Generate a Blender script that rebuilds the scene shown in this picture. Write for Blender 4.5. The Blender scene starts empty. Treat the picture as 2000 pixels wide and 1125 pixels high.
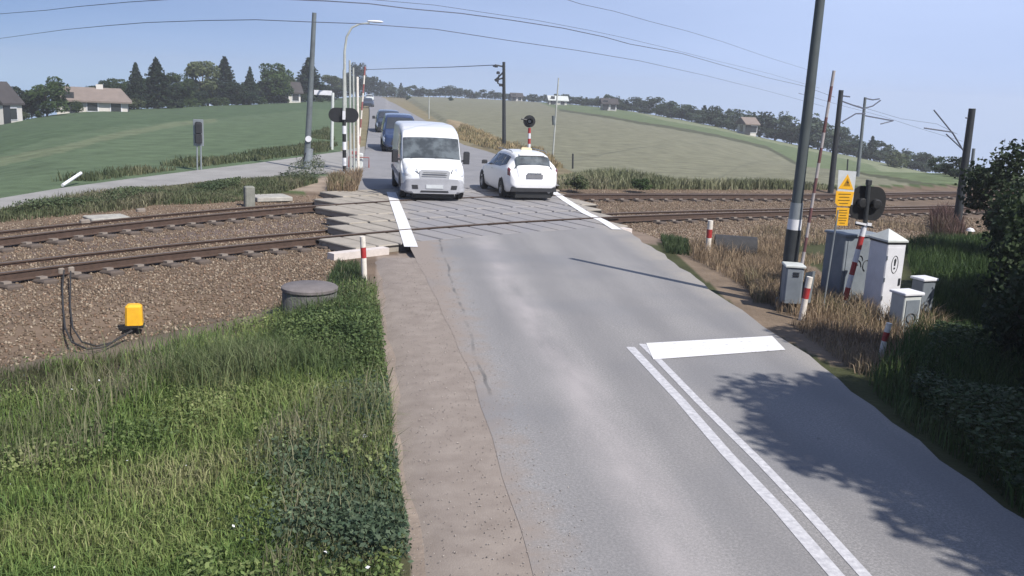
import bpy, math, random
import numpy as np
from mathutils import Vector, Matrix, noise
random.seed(7); rng = np.random.default_rng(7)
scene = bpy.context.scene
col = scene.collection
R_ = math.radians
# ---------------------------------------------------------------- camera
KF = 0.56; EYE = 3.4
YAW, PIT, ROL = R_(8.19), R_(12.084), R_(2.677)
def camrot():
    rz = Matrix.Rotation(ROL, 3, 'Z'); rx = Matrix.Rotation(math.pi/2-PIT, 3, 'X'); ry = Matrix.Rotation(-YAW, 3, 'Z')
    return ry @ rx @ rz
CR = camrot(); CRn = np.array(CR)
cam = bpy.data.cameras.new('camera'); cam_o = bpy.data.objects.new('camera', cam); col.objects.link(cam_o)
cam.sensor_width = 36; cam.lens = 18/KF; cam.clip_end = 5000; cam.clip_start = .1
cam_o.matrix_world = Matrix.Translation((0, 0, EYE)) @ CR.to_4x4()
scene.camera = cam_o
# ---------------------------------------------------------------- light
SUN_EL = R_(48); SDX, SDY = .6, -.8          # horizontal direction towards the sun
w = bpy.data.worlds.new('World'); scene.world = w; w.use_nodes = True
nt = w.node_tree; nt.nodes.clear()
out = nt.nodes.new('ShaderNodeOutputWorld'); bg = nt.nodes.new('ShaderNodeBackground'); sky = nt.nodes.new('ShaderNodeTexSky')
sky.sky_type = 'NISHITA'; sky.sun_disc = False; sky.sun_elevation = SUN_EL
sky.sun_rotation = math.atan2(SDX, SDY); sky.altitude = 100; sky.air_density = 1.0; sky.dust_density = .6; sky.ozone_density = 2.5
tc = nt.nodes.new('ShaderNodeTexCoord'); mp = nt.nodes.new('ShaderNodeMapping'); mp.inputs['Scale'].default_value = (1, 1, 5)
nz = nt.nodes.new('ShaderNodeTexNoise'); nz.inputs['Scale'].default_value = 1.6; nz.inputs['Detail'].default_value = 5
sep = nt.nodes.new('ShaderNodeSeparateXYZ')
L = nt.links
sep0 = nt.nodes.new('ShaderNodeSeparateXYZ'); mxz = nt.nodes.new('ShaderNodeMath'); mxz.operation = 'MAXIMUM'; mxz.inputs[1].default_value = .12; cmb = nt.nodes.new('ShaderNodeCombineXYZ')
L.new(tc.outputs['Generated'], sep0.inputs[0]); L.new(sep0.outputs[0], cmb.inputs[0]); L.new(sep0.outputs[1], cmb.inputs[1]); zs = nt.nodes.new('ShaderNodeMath'); zs.operation = 'MULTIPLY_ADD'; zs.inputs[1].default_value = 1.7; zs.inputs[2].default_value = .12; L.new(sep0.outputs[2], zs.inputs[0]); L.new(zs.outputs[0], mxz.inputs[0]); L.new(mxz.outputs[0], cmb.inputs[2]); L.new(cmb.outputs[0], sky.inputs['Vector'])
L.new(tc.outputs['Generated'], mp.inputs['Vector']); L.new(mp.outputs[0], nz.inputs['Vector']); L.new(tc.outputs['Generated'], sep.inputs[0])
m1 = nt.nodes.new('ShaderNodeMapRange'); m1.inputs[1].default_value = -.35; m1.inputs[2].default_value = .45; m1.inputs[3].default_value = .0; m1.inputs[4].default_value = .62
L.new(sep.outputs[0], m1.inputs[0])
ad = nt.nodes.new('ShaderNodeMath'); ad.operation = 'MULTIPLY_ADD'; L.new(nz.outputs[0], ad.inputs[0]); ad.inputs[1].default_value = .5; ad.use_clamp = True
ad2 = nt.nodes.new('ShaderNodeMath'); ad2.operation = 'SUBTRACT'; L.new(m1.outputs[0], ad2.inputs[0]); ad2.inputs[1].default_value = .25; L.new(ad2.outputs[0], ad.inputs[2])
mx = nt.nodes.new('ShaderNodeMixRGB'); L.new(ad.outputs[0], mx.inputs[0])
tint = nt.nodes.new('ShaderNodeMixRGB'); tint.blend_type = 'MULTIPLY'; tint.inputs[0].default_value = 1; tint.inputs[2].default_value = (.98, .97, 1.08, 1)
L.new(sky.outputs[0], tint.inputs[1]); L.new(tint.outputs[0], mx.inputs[1]); mx.inputs[2].default_value = (6.3, 7.6, 10.9, 1)
L.new(mx.outputs[0], bg.inputs[0]); bg.inputs[1].default_value = .088; L.new(bg.outputs[0], out.inputs[0])
sl = bpy.data.lights.new('sun', 'SUN'); sl.energy = 4.9; sl.angle = R_(.55); sl.color = (1, .94, .86)
so = bpy.data.objects.new('sun', sl); col.objects.link(so)
sdir = Vector((SDX*math.cos(SUN_EL), SDY*math.cos(SUN_EL), math.sin(SUN_EL)))
so.rotation_euler = sdir.to_track_quat('Z', 'Y').to_euler(); so.location = (20, -20, 30)
scene.view_settings.view_transform = 'Standard'; scene.view_settings.look = 'None'
scene.view_settings.exposure = .35; scene.view_settings.gamma = 1

# ---------------------------------------------------------------- survey: picture point -> place on the ground
def ray(px, py):
    d = CRn @ np.array([(px-1000)/1000*KF, -(py-562.5)/1000*KF, -1.0]); return d
def G(px, py, z=0.):
    d = ray(px, py); t = (z-EYE)/d[2]; return (d[0]*t, d[1]*t, z)
def AtY(px, py, Y):
    d = ray(px, py); t = Y/d[1]; return Vector((d[0]*t, Y, EYE+d[2]*t))
def W(px, py, r):
    d = ray(px, py); t = r/math.hypot(d[0], d[1]); return Vector((d[0]*t, d[1]*t, EYE+d[2]*t))
def lerp(a, b, t): return a+(b-a)*t
def sst(a, b, x):
    t = np.clip((np.asarray(x, float)-a)/(b-a), 0, 1); return t*t*(3-2*t)
# ---------------------------------------------------------------- tags and helpers
def tag(o, label=None, cat=None, group=None, kind=None):
    if label: o['label'] = label
    if cat: o['category'] = cat
    if group: o['group'] = group
    if kind: o['kind'] = kind
    return o
def empty(name, loc, rz=0, label=None, cat=None, group=None):
    o = bpy.data.objects.new(name, None); col.objects.link(o); o.location = loc; o.rotation_euler = (0, 0, rz)
    o.empty_display_size = .2
    return tag(o, label, cat, group)
def copy_tree(o, parent=None):
    c = o.copy(); col.objects.link(c); c.parent = parent
    for ch in list(o.children): copy_tree(ch, c)
    return c
def setmesh(me, V, F):
    me.from_pydata(V, [], F)
class MB:
    def __init__(s): s.v = []; s.f = []
    def add(s, V, F):
        n = len(s.v); s.v += [tuple(p) for p in V]; s.f += [tuple(i+n for i in f) for f in F]; return s
    def box(s, c, sz, rz=0, M=None, taper=1.0):
        x, y, z = sz[0]/2, sz[1]/2, sz[2]/2
        V = []
        for k in (-1, 1):
            t = taper if k == 1 else 1
            for a, b in ((-1, -1), (1, -1), (1, 1), (-1, 1)): V.append(Vector((a*x*t, b*y*t, k*z)))
        Q = M if M is not None else Matrix.Rotation(rz, 3, 'Z')
        V = [Q @ p + Vector(c) for p in V]
        return s.add(V, [(3, 2, 1, 0), (4, 5, 6, 7), (0, 1, 5, 4), (1, 2, 6, 5), (2, 3, 7, 6), (3, 0, 4, 7)])
    def bbox(s, c, sz, b=.02, rz=0, taper=1.0):   # box with chamfered upright edges and top
        x, y, z = sz[0]/2, sz[1]/2, sz[2]/2; V = []; Q = Matrix.Rotation(rz, 3, 'Z')
        def ring(k, ins):
            xx, yy = (x-ins), (y-ins)
            return [(xx, -yy+b), (xx, yy-b), (xx-b, yy), (-xx+b, yy), (-xx, yy-b), (-xx, -yy+b), (-xx+b, -yy), (xx-b, -yy)]
        Rg = [(ring(-z, 0), -z), (ring(0, (1-taper)*x), z-b), (ring(0, (1-taper)*x+b), z)]
        for r, zz in Rg:
            for p in r: V.append(Q @ Vector((p[0], p[1], zz)) + Vector(c))
        F = [tuple(range(7, -1, -1)), tuple(range(16, 24))]
        for k in (0, 8):
            for i in range(8): F.append((k+i, k+(i+1) % 8, k+8+(i+1) % 8, k+8+i))
        return s.add(V, F)
    def cyl(s, p0, p1, r0, r1=None, n=14, cap=True):
        r1 = r0 if r1 is None else r1; p0 = Vector(p0); p1 = Vector(p1); d = (p1-p0)
        q = d.to_track_quat('Z', 'Y').to_matrix(); V = []
        for p, r in ((p0, r0), (p1, r1)):
            for i in range(n):
                a = 2*math.pi*i/n; V.append(p + q @ Vector((math.cos(a)*r, math.sin(a)*r, 0)))
        F = [(i, (i+1) % n, n+(i+1) % n, n+i) for i in range(n)]
        if cap: F += [tuple(range(n-1, -1, -1)), tuple(range(n, 2*n))]
        return s.add(V, F)
    def tube(s, pts, r, n=6, r1=None):
        pts = [Vector(p) for p in pts]; m = len(pts); V = []; F = []
        for k, p in enumerate(pts):
            d = (pts[min(k+1, m-1)]-pts[max(k-1, 0)]); q = d.to_track_quat('Z', 'Y').to_matrix()
            rr = r if r1 is None else lerp(r, r1, k/(m-1))
            for i in range(n):
                a = 2*math.pi*i/n; V.append(p+q @ Vector((math.cos(a)*rr, math.sin(a)*rr, 0)))
        # keep the rings aligned
        for k in range(m-1):
            best = min(range(n), key=lambda o: sum((V[k*n+i]-V[(k+1)*n+(i+o) % n]).length for i in range(n)))
            ring = V[(k+1)*n:(k+2)*n]; V[(k+1)*n:(k+2)*n] = [ring[(i+best) % n] for i in range(n)]
            for i in range(n): F.append((k*n+i, k*n+(i+1) % n, (k+1)*n+(i+1) % n, (k+1)*n+i))
        F += [tuple(range(n-1, -1, -1)), tuple(range((m-1)*n, m*n))]
        return s.add(V, F)
    def lathe(s, prof, c=(0, 0, 0), n=28, axis='Z'):
        V = []; F = []; m = len(prof)
        for r, z in prof:
            for i in range(n):
                a = 2*math.pi*i/n; p = (math.cos(a)*r, math.sin(a)*r, z)
                if axis == 'X': p = (p[2], p[0], p[1])
                if axis == 'Y': p = (p[0], p[2], p[1])
                V.append(Vector(p)+Vector(c))
        for k in range(m-1):
            for i in range(n):
                f = (k*n+i, k*n+(i+1) % n, (k+1)*n+(i+1) % n, (k+1)*n+i); F.append(f if axis != 'Y' else f[::-1])
        return s.add(V, F)
    def prism(s, poly, o, ux, uy, un, t):         # flat outline given thickness t along un
        o, ux, uy, un = map(Vector, (o, ux, uy, un)); n = len(poly)
        V = [o+ux*a+uy*b for a, b in poly]+[o+ux*a+uy*b+un*t for a, b in poly]
        F = [tuple(range(n-1, -1, -1)), tuple(range(n, 2*n))]+[(i, (i+1) % n, n+(i+1) % n, n+i) for i in range(n)]
        return s.add(V, F)
    def build(s, name, mat, parent=None, smooth=False, local=True, mats=None, fm=None):
        me = bpy.data.meshes.new(name); me.from_pydata([tuple(v) for v in s.v], [], s.f)
        for m_ in (mats or [mat]): me.materials.append(m_)
        if fm: me.polygons.foreach_set('material_index', fm)
        if smooth:
            me.polygons.foreach_set('use_smooth', [True]*len(me.polygons))
            if hasattr(me, 'set_sharp_from_angle'): me.set_sharp_from_angle(angle=R_(38))
        me.update(); o = bpy.data.objects.new(name, me); col.objects.link(o)
        if parent is not None: o.parent = parent
        return o
# ---------------------------------------------------------------- materials
def mat(name, c, rough=.7, metal=0., var=.15, scale=8., bump=0., bscale=None, c2=None, coat=0., attr=None, rnd=0., trans=0., spec=.5, detail=6, sharp=None, coord='Object', emit=None):
    m = bpy.data.materials.new(name); m.use_nodes = True; n = m.node_tree.nodes; l = m.node_tree.links
    b = n['Principled BSDF']; b.inputs['Roughness'].default_value = rough; b.inputs['Metallic'].default_value = metal
    b.inputs['Specular IOR Level'].default_value = spec; b.inputs['Coat Weight'].default_value = coat
    t = n.new('ShaderNodeTexCoord'); z = n.new('ShaderNodeTexNoise'); z.inputs['Scale'].default_value = scale; z.inputs['Detail'].default_value = detail; z.inputs['Roughness'].default_value = .62
    l.new(t.outputs[coord], z.inputs['Vector'])
    r = n.new('ShaderNodeMapRange'); s0, s1 = sharp or (.3, .7)
    r.inputs[1].default_value = s0; r.inputs[2].default_value = s1; l.new(z.outputs[0], r.inputs[0])
    x = n.new('ShaderNodeMixRGB'); l.new(r.outputs[0], x.inputs[0])
    if attr:
        a = n.new('ShaderNodeAttribute'); a.attribute_name = attr
        h1 = n.new('ShaderNodeHueSaturation'); h2 = n.new('ShaderNodeHueSaturation')
        h1.inputs['Value'].default_value = 1-var; h2.inputs['Value'].default_value = 1+var
        l.new(a.outputs['Color'], h1.inputs['Color']); l.new(a.outputs['Color'], h2.inputs['Color'])
        l.new(h1.outputs[0], x.inputs[1]); l.new(h2.outputs[0], x.inputs[2])
    else:
        c2 = c2 or tuple(min(1, v*(1+var)) for v in c); c1 = tuple(v*(1-var) for v in c) if c2 is None or var else c
        x.inputs[1].default_value = (*c1, 1); x.inputs[2].default_value = (*c2, 1)
    src = x.outputs[0]
    if rnd:
        oi = n.new('ShaderNodeObjectInfo'); mr = n.new('ShaderNodeMapRange'); mr.inputs[3].default_value = 1-rnd; mr.inputs[4].default_value = 1+rnd
        h = n.new('ShaderNodeHueSaturation'); l.new(oi.outputs['Random'], mr.inputs[0]); l.new(mr.outputs[0], h.inputs['Value']); l.new(src, h.inputs['Color']); src = h.outputs[0]
    l.new(src, b.inputs['Base Color'])
    if trans: b.inputs['Transmission Weight'].default_value = trans
    if bump:
        bz = n.new('ShaderNodeTexNoise'); bz.inputs['Scale'].default_value = bscale or scale*3; bz.inputs['Detail'].default_value = 4; l.new(t.outputs[coord], bz.inputs['Vector'])
        bp = n.new('ShaderNodeBump'); bp.inputs['Strength'].default_value = bump; bp.inputs['Distance'].default_value = .03; l.new(bz.outputs[0], bp.inputs['Height']); l.new(bp.outputs[0], b.inputs['Normal'])
    if emit: b.inputs['Emission Color'].default_value = (*emit, 1); b.inputs['Emission Strength'].default_value = 1
    return m
def leafmat(name, c, c2, rnd=.2, attr=None):
    m = bpy.data.materials.new(name); m.use_nodes = True; n = m.node_tree.nodes; l = m.node_tree.links
    b = n['Principled BSDF']; b.inputs['Roughness'].default_value = .65; b.inputs['Specular IOR Level'].default_value = .25
    if attr:
        a = n.new('ShaderNodeAttribute'); a.attribute_name = attr; src = a.outputs['Color']
    else:
        t = n.new('ShaderNodeTexCoord'); z = n.new('ShaderNodeTexNoise'); z.inputs['Scale'].default_value = .9; z.inputs['Detail'].default_value = 5
        l.new(t.outputs['Object'], z.inputs['Vector']); r = n.new('ShaderNodeMapRange'); r.inputs[1].default_value = .35; r.inputs[2].default_value = .65; l.new(z.outputs[0], r.inputs[0])
        x = n.new('ShaderNodeMixRGB'); x.inputs[1].default_value = (*c, 1); x.inputs[2].default_value = (*c2, 1); l.new(r.outputs[0], x.inputs[0]); src = x.outputs[0]
        oi = n.new('ShaderNodeObjectInfo'); mr = n.new('ShaderNodeMapRange'); mr.inputs[3].default_value = 1-rnd; mr.inputs[4].default_value = 1+rnd
        h = n.new('ShaderNodeHueSaturation'); l.new(oi.outputs['Random'], mr.inputs[0]); l.new(mr.outputs[0], h.inputs['Value']); l.new(src, h.inputs['Color']); src = h.outputs[0]
    l.new(src, b.inputs['Base Color'])
    tr = n.new('ShaderNodeBsdfTranslucent'); l.new(src, tr.inputs[0]); ms = n.new('ShaderNodeMixShader'); ms.inputs[0].default_value = .25
    l.new(b.outputs[0], ms.inputs[1]); l.new(tr.outputs[0], ms.inputs[2]); l.new(ms.outputs[0], n['Material Output'].inputs[0])
    return m
M = {}
M['white'] = mat('white_paint', (.74, .75, .77), .28, var=.03, coat=.4)
M['vanwhite'] = mat('van_white', (.66, .68, .70), .3, var=.06, scale=3, coat=.4)
M['greyplastic'] = mat('grey_plastic', (.33, .34, .37), .55, var=.08, scale=5)
M['darkplastic'] = mat('dark_plastic', (.025, .026, .03), .5, var=.2)
M['vanglass'] = mat('van_glass', (.075, .088, .095), .12, var=.45, scale=2.5, spec=.8, sharp=(.42, .6))  # greyish reflection put into the glass colour as paler blotches
M['glass'] = mat('car_glass', (.035, .04, .046), .06, var=.15, scale=2, spec=.8)
M['tyre'] = mat('tyre_rubber', (.015, .015, .016), .85, var=.2)
M['rim'] = mat('rim_metal', (.35, .36, .38), .35, metal=.8, var=.1)
M['lamp'] = mat('headlamp_glass', (.7, .73, .78), .1, var=.05, coat=.6)
M['redlamp'] = mat('red_lamp', (.14, .02, .03), .2, var=.1, coat=.5)
M['blue'] = mat('blue_paint', (.022, .038, .095), .25, var=.1, scale=3, coat=.8)
M['darkcar'] = mat('dark_paint', (.02, .025, .035), .25, var=.1, scale=3, coat=.8)
M['concrete'] = mat('concrete', (.33, .32, .29), .9, var=.22, scale=6, bump=.3, bscale=40)
M['oldconcrete'] = mat('old_concrete', (.10, .10, .098), .92, var=.35, scale=5, bump=.4, bscale=30)
M['palepole'] = mat('pale_pole', (.36, .38, .36), .8, var=.2, scale=3)
M['greypole'] = mat('grey_pole', (.11, .13, .14), .7, var=.25, scale=3)
M['darkpole'] = mat('dark_steel', (.022, .026, .03), .6, var=.3, scale=4)
M['steel'] = mat('galvanised_steel', (.26, .29, .31), .5, metal=.4, var=.15, scale=5)
M['cabgrey'] = mat('cabinet_grey', (.17, .2, .235), .6, var=.2, scale=2.5, c2=(.22, .25, .28))
M['cabwhite'] = mat('cabinet_white', (.64, .65, .69), .5, var=.09, scale=4, detail=10)
M['cabtop'] = mat('cabinet_top', (.5, .53, .52), .6, var=.12, scale=3)
M['red'] = mat('red_paint', (.34, .03, .03), .5, var=.2, scale=12)

M['postwhite'] = mat('post_white', (.66, .62, .56), .6, var=.16, scale=12)
M['yellow'] = mat('yellow_paint', (.75, .40, .02), .5, var=.12, scale=9)
M['signwhite'] = mat('sign_white', (.5, .53, .55), .5, var=.1, scale=7)
M['black'] = mat('black_paint', (.012, .013, .015), .55, var=.2)
M['rust'] = mat('rusty_rail', (.075, .048, .036), .75, var=.25, scale=9, metal=.2)
M['railtop'] = mat('rail_top', (.17, .14, .115), .5, metal=.3, var=.2, scale=5)
M['sleeper'] = mat('sleeper_concrete', (.095, .075, .062), .95, var=.3, scale=7, bump=.3, bscale=50)
M['fasten'] = mat('fastening', (.21, .18, .155), .8, var=.2)
M['cable'] = mat('cable', (.03, .028, .026), .7)
M['bark'] = mat('bark', (.07, .055, .04), .95, var=.3, scale=14, bump=.5)
M['wire'] = mat('wire', (.09, .1, .14), .6, var=.05)
M['roofb'] = mat('brown_roof', (.19, .155, .135), .85, var=.12, scale=1.5)
M['roofd'] = mat('dark_roof', (.05, .045, .045), .85, var=.2, scale=1.5)
M['render'] = mat('house_render', (.55, .53, .5), .9, var=.08, scale=1)
M['creamy'] = mat('cream_lamp', (.6, .5, .3), .4, var=.05)
M['leafA'] = leafmat('leaf_mid', (.028, .055, .018), (.075, .115, .04))
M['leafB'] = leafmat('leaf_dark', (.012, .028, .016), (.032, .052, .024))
M['leafC'] = leafmat('leaf_light', (.06, .085, .035), (.12, .14, .07))
M['leafN'] = leafmat('leaf_near', (.016, .03, .014), (.04, .064, .026), .1)
M['leafR'] = leafmat('leaf_far', (.032, .055, .036), (.075, .10, .06), .3)
# ---------------------------------------------------------------- track lines
NP = np.array([(-6.7, 16.9), (-5.4, 18.35), (-3.75, 19.75), (-1.77, 21.4), (8.63, 27.35), (11, 28.35), (13.3, 29.0), (21.3, 31.8)])
FP = np.array([(-8.0, 20.4), (-6.57, 22.4), (-4.67, 24.9), (-2.2, 27.0), (7.5, 31.9), (12.7, 33.6), (17, 34.9), (21.8, 36.2)])
cN = np.polyfit(NP[:, 0], NP[:, 1], 3); cF = np.polyfit(FP[:, 0], FP[:, 1], 3)
class Track:
    def __init__(s, c, xa, xb, lo, hi):
        xs = np.arange(lo, hi, .1); y = np.polyval(c, np.clip(xs, xa, xb)); d = np.polyder(c)
        y = y + np.where(xs < xa, (xs-xa)*np.polyval(d, xa), 0) + np.where(xs > xb, (xs-xb)*max(.12, np.polyval(d, xb)), 0)
        P = np.stack([xs, y], 1); sg = np.r_[0, np.cumsum(np.linalg.norm(np.diff(P, axis=0), axis=1))]
        s.len = sg[-1]; s.P = P; s.sg = sg
    def at(s, t, off=0.):
        t = np.asarray(t, float); x = np.interp(t, s.sg, s.P[:, 0]); y = np.interp(t, s.sg, s.P[:, 1])
        e = .4; dx = np.interp(t+e, s.sg, s.P[:, 0])-np.interp(t-e, s.sg, s.P[:, 0]); dy = np.interp(t+e, s.sg, s.P[:, 1])-np.interp(t-e, s.sg, s.P[:, 1])
        n = np.hypot(dx, dy)+1e-9; return x-dy/n*off, y+dx/n*off
    def st(s, X, Y):                                   # distance off the centre line (+ = far side), and distance along it
        X = np.atleast_1d(X).astype(float); Y = np.atleast_1d(Y).astype(float)
        Q = s.P[::4]; best = np.full(X.shape, 1e9); off = np.zeros(X.shape); tt = np.zeros(X.shape)
        T = np.gradient(Q, axis=0); T /= np.linalg.norm(T, axis=1)[:, None]; sg = s.sg[::4]
        for k in range(len(Q)):
            dx = X-Q[k, 0]; dy = Y-Q[k, 1]; d = dx*dx+dy*dy; m = d < best
            best = np.where(m, d, best); off = np.where(m, -dx*T[k, 1]+dy*T[k, 0], off); tt = np.where(m, sg[k]+dx*T[k, 0]+dy*T[k, 1], tt)
        return np.sign(off)*np.sqrt(np.maximum(best, off*off)), tt
near = Track(cN, -6.7, 21, -16, 60); far = Track(cF, -8, 21, -17, 60)
CANT = .07
# ---------------------------------------------------------------- the lie of the land
BASES = [(-500, 330, 100), (-200, 275, 100), (0, 241, 100), (100, 224, 105), (200, 214, 115), (300, 211, 125), (500, 203, 145), (620, 197, 160), (700, 189, 280), (800, 188, 290), (900, 191, 290), (1000, 196, 280), (1100, 202, 250), (1200, 212, 215), (1300, 228, 190), (1400, 247, 172), (1500, 271, 160), (1600, 292, 158), (1700, 312, 155), (1800, 334, 150), (1900, 356, 150), (2010, 382, 150), (2300, 440, 150)]
AZP, ZB, DB = [-60.], [-3.5], [100.]
for px_, py_, D_ in BASES:
    d_ = ray(px_, py_); h_ = math.hypot(d_[0], d_[1]); AZP.append(math.degrees(math.atan2(d_[0], d_[1]))); ZB.append(EYE+D_*d_[2]/h_); DB.append(D_)
AZP = np.array(AZP+[60.]); ZB = np.array(ZB+[ZB[-1]]); DB = np.array(DB+[150.]); FALL = 1.04
def smoothnoise(X, Y, s, seed=0):
    X = np.asarray(X)/s+seed*17.3; Y = np.asarray(Y)/s-seed*9.1
    return (np.sin(X*1.3+np.sin(Y*.9+seed))+np.sin(Y*1.7+np.sin(X*1.1))+np.sin((X+Y)*.8+1.3*np.sin(X*.5-Y*.7)))/3
def terrain(X, Y):
    X = np.atleast_1d(np.asarray(X, float)); Y = np.atleast_1d(np.asarray(Y, float))
    az = np.degrees(np.arctan2(X, np.maximum(Y, .01))); r = np.hypot(X, Y)
    zb = np.interp(az, AZP, ZB); db = np.interp(az, AZP, DB)
    trackY = np.interp(X, far.P[:, 0], far.P[:, 1], right=45)
    sY = sst(2, 34, Y-trackY-3)
    z = np.where(r < db, np.where(zb < 0, zb*(r/db)**.95, zb*(r/db)**1.2), zb+(r-db)*(zb-3.4)/db*FALL)*sY
    z = z + smoothnoise(X, Y, 2.2, 1)*.02
    roadx = (X-3.4); dr = np.abs(roadx)
    z = z + (smoothnoise(X, Y, 45, 2)*.12)*sst(50, 120, r)*(1-sst(.7, .95, r/db))*sst(5, 14, dr)
    z = z - .05
    inb = (X > -18) & (X < 62) & (Y < 60) & (Y > 0)
    off_n = np.full(X.shape, 99.); off_f = np.full(X.shape, 99.)
    if inb.any():
        off_n[inb] = near.st(X[inb], Y[inb])[0]; off_f[inb] = far.st(X[inb], Y[inb])[0]
    # ballast bed: flat between the tracks, shoulder falling away on the near side
    bed = sst(-4.4, -1.7, off_n)*(1-sst(1.7, 2.9, off_f))
    z = z*(1-bed)+bed*(-.20)
    sh = sst(-5.4, -4.2, off_n)*(1-sst(-4.2, -2.2, off_n))*sst(.2, 1.5, np.where(X < 3, -.5-X, X-6.4))
    z = z-.12*sh
    low = sst(.4, 2.2, np.where(X < 3, -.2-X, X-6.3))*(1-sst(-5, -3.4, off_n))*(Y > 0)
    z = z-.22*low*np.where(X < 3, 1, .6)
    rd = (X > .2) & (X < 6.1)
    z = np.where(rd, np.minimum(z, -.05), z)
    return z
def TZ(x, y): return float(terrain(x, y)[0])
def hit(px, py, rmax=900):                            # where the line of sight meets the land
    d = ray(px, py); h = math.hypot(d[0], d[1]); rs = np.geomspace(4, rmax, 900)
    X = d[0]/h*rs; Y = d[1]/h*rs; Z = EYE+d[2]/h*rs; t = terrain(X, Y); k = np.argmax(Z <= t)
    if Z[k] > t[k]: k = len(rs)-1
    return (X[k], Y[k], t[k])
def inpoly(X, Y, P):
    P = np.asarray(P); r = np.zeros(np.shape(X), bool); j = len(P)-1
    for i in range(len(P)):
        xi, yi = P[i][:2]; xj, yj = P[j][:2]
        c = ((yi > Y) != (yj > Y)) & (X < (xj-xi)*(Y-yi)/((yj-yi) or 1e-12)+xi); r ^= c; j = i
    return r
def PP(pts, fn=None): return [(fn or hit)(*p)[:2] for p in pts]
# ---------------------------------------------------------------- ground sheet, coloured by what grows or lies there
def ground():
    azs = np.r_[np.arange(-180, -34, 6), np.arange(-34, 48, .22), np.arange(48, 180, 6)]
    rs = np.r_[.01, np.geomspace(1.2, 560, 350)]
    A, Rr = np.meshgrid(np.radians(azs), rs); X = (Rr*np.sin(A)); Y = (Rr*np.cos(A)); nr, na = X.shape
    Xf, Yf = X.ravel(), Y.ravel(); Z = terrain(Xf, Yf)
    far_m = np.hypot(Xf, Yf) > 700
    C = np.tile(np.array([.055, .085, .03]), (len(Xf), 1))
    offn = near.st(Xf, Yf)[0]; offf = far.st(Xf, Yf)[0]
    def paint(mask, c): C[mask] = c
    # left crop field and its paler tramline
    g = (offf > 3) & (Xf < 0) & (Xf < -.9-.008*(Yf-30)-.00006*(Yf-30)**2-1.2); paint((offf > 3) & ~g, (.19, .165, .10)); paint(g, (.085, .12, .068))
    tr = PP([(0, 325), (120, 300), (230, 270), (340, 248), (420, 240), (420, 232), (340, 238), (230, 258), (120, 286), (0, 308)])
    paint(inpoly(Xf, Yf, tr), (.12, .145, .085))
    paint(g & inpoly(Xf, Yf, PP([(-200, 330), (0, 300), (250, 245), (500, 225), (690, 215), (690, 195), (400, 200), (-200, 240)])), (.068, .102, .055))
    # right fields
    g = (offf > 3) & (Xf > 5.6); paint(g, (.165, .165, .115))
    f2 = PP([(1000, 196), (1100, 218), (1250, 243), (1500, 292), (1700, 346), (1830, 372), (1990, 400), (2100, 380), (1950, 330), (1700, 285), (1500, 245), (1300, 210), (1100, 193)])
    paint(g & inpoly(Xf, Yf, f2), (.11, .14, .072))
    f3 = PP([(1040, 197), (1300, 236), (1500, 277), (1700, 322), (1900, 366), (1990, 385), (1950, 340), (1700, 285), (1300, 205), (1050, 190)])
    paint(g & inpoly(Xf, Yf, f3), (.17, .19, .115))
    fur = PP([(1090, 217), (1250, 243), (1500, 292), (1700, 346), (1900, 388), (1900, 381), (1700, 340), (1500, 286), (1250, 238), (1090, 213)])
    paint(g & inpoly(Xf, Yf, fur), (.075, .08, .05))
    f4 = PP([(770, 186), (1040, 193), (1040, 188), (770, 182)]); paint(g & inpoly(Xf, Yf, f4), (.22, .25, .13))
    # verges
    v = (Yf > 33) & (Yf < 60) & (Xf > 5.4) & (Xf < 8.5); paint(v, (.17, .145, .09))
    tan = PP([(872, 232), (905, 240), (950, 262), (985, 282), (975, 290), (920, 272), (880, 255)]); paint(inpoly(Xf, Yf, tan), (.27, .215, .135))
    # ballast
    b = (offn > -5.0) & (offf < 2.6); paint(b, (.14, .104, .076))
    b2 = (offn > 1.6) & (offf < -1.6) & (Xf < 5); paint(b2, (.13, .10, .085))
    rb = (offn > -5) & (offn < -2.2) & (Xf > 6.2); paint(rb, (.20, .155, .12))
    # tan gravel beside the crossing, both sides
    paint(inpoly(Xf, Yf, PP([(560, 372), (625, 345), (700, 335), (718, 345), (712, 372), (640, 378)])), (.27, .22, .175))
    # gravel strip along the near left edge of the road
    gv = (Xf > -.12+.0*Yf) & (Xf < 1.4) & (Yf < 20) & (Yf > -5) & (offn < -2.6); paint(gv, (.23, .19, .16))
    # near left grass ground and bare patch
    lf = (Xf <= np.interp(Yf, [4, 6, 9, 15.6, 19], [.32, .24, .11, -.12, -.2])) & (offn <= -4.6) & (Yf < 22); paint(lf, (.075, .075, .042)); paint(lf & (offn > -6.3), (.13, .105, .08))
    paint(lf & inpoly(Xf, Yf, PP([(-200, 745), (120, 735), (300, 700), (380, 720), (200, 770), (-200, 790)])), (.16, .13, .105))
    # right verge of the near road
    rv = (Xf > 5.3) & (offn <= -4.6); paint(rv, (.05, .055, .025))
    paint((Xf > 5.3) & (offn <= -3.6) & inpoly(Xf, Yf, PP([(1300, 480), (1400, 470), (1520, 480), (1620, 540), (1800, 600), (1850, 700), (1640, 720), (1480, 640)])), (.17, .13, .095))
    V = np.stack([Xf, Yf, Z], 1); F = []
    idx = np.arange(nr*na).reshape(nr, na)
    a = idx[:-1, :]; bI = np.roll(idx, -1, 1)[:-1, :]; c = np.roll(idx, -1, 1)[1:, :]; d = idx[1:, :]
    F = np.stack([a, bI, c, d], -1).reshape(-1, 4)[:, ::-1]
    me = bpy.data.meshes.new('ground'); me.vertices.add(len(V)); me.vertices.foreach_set('co', V.ravel())
    me.loops.add(F.size); me.loops.foreach_set('vertex_index', F.ravel().astype(np.int32)); me.polygons.add(len(F))
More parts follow.
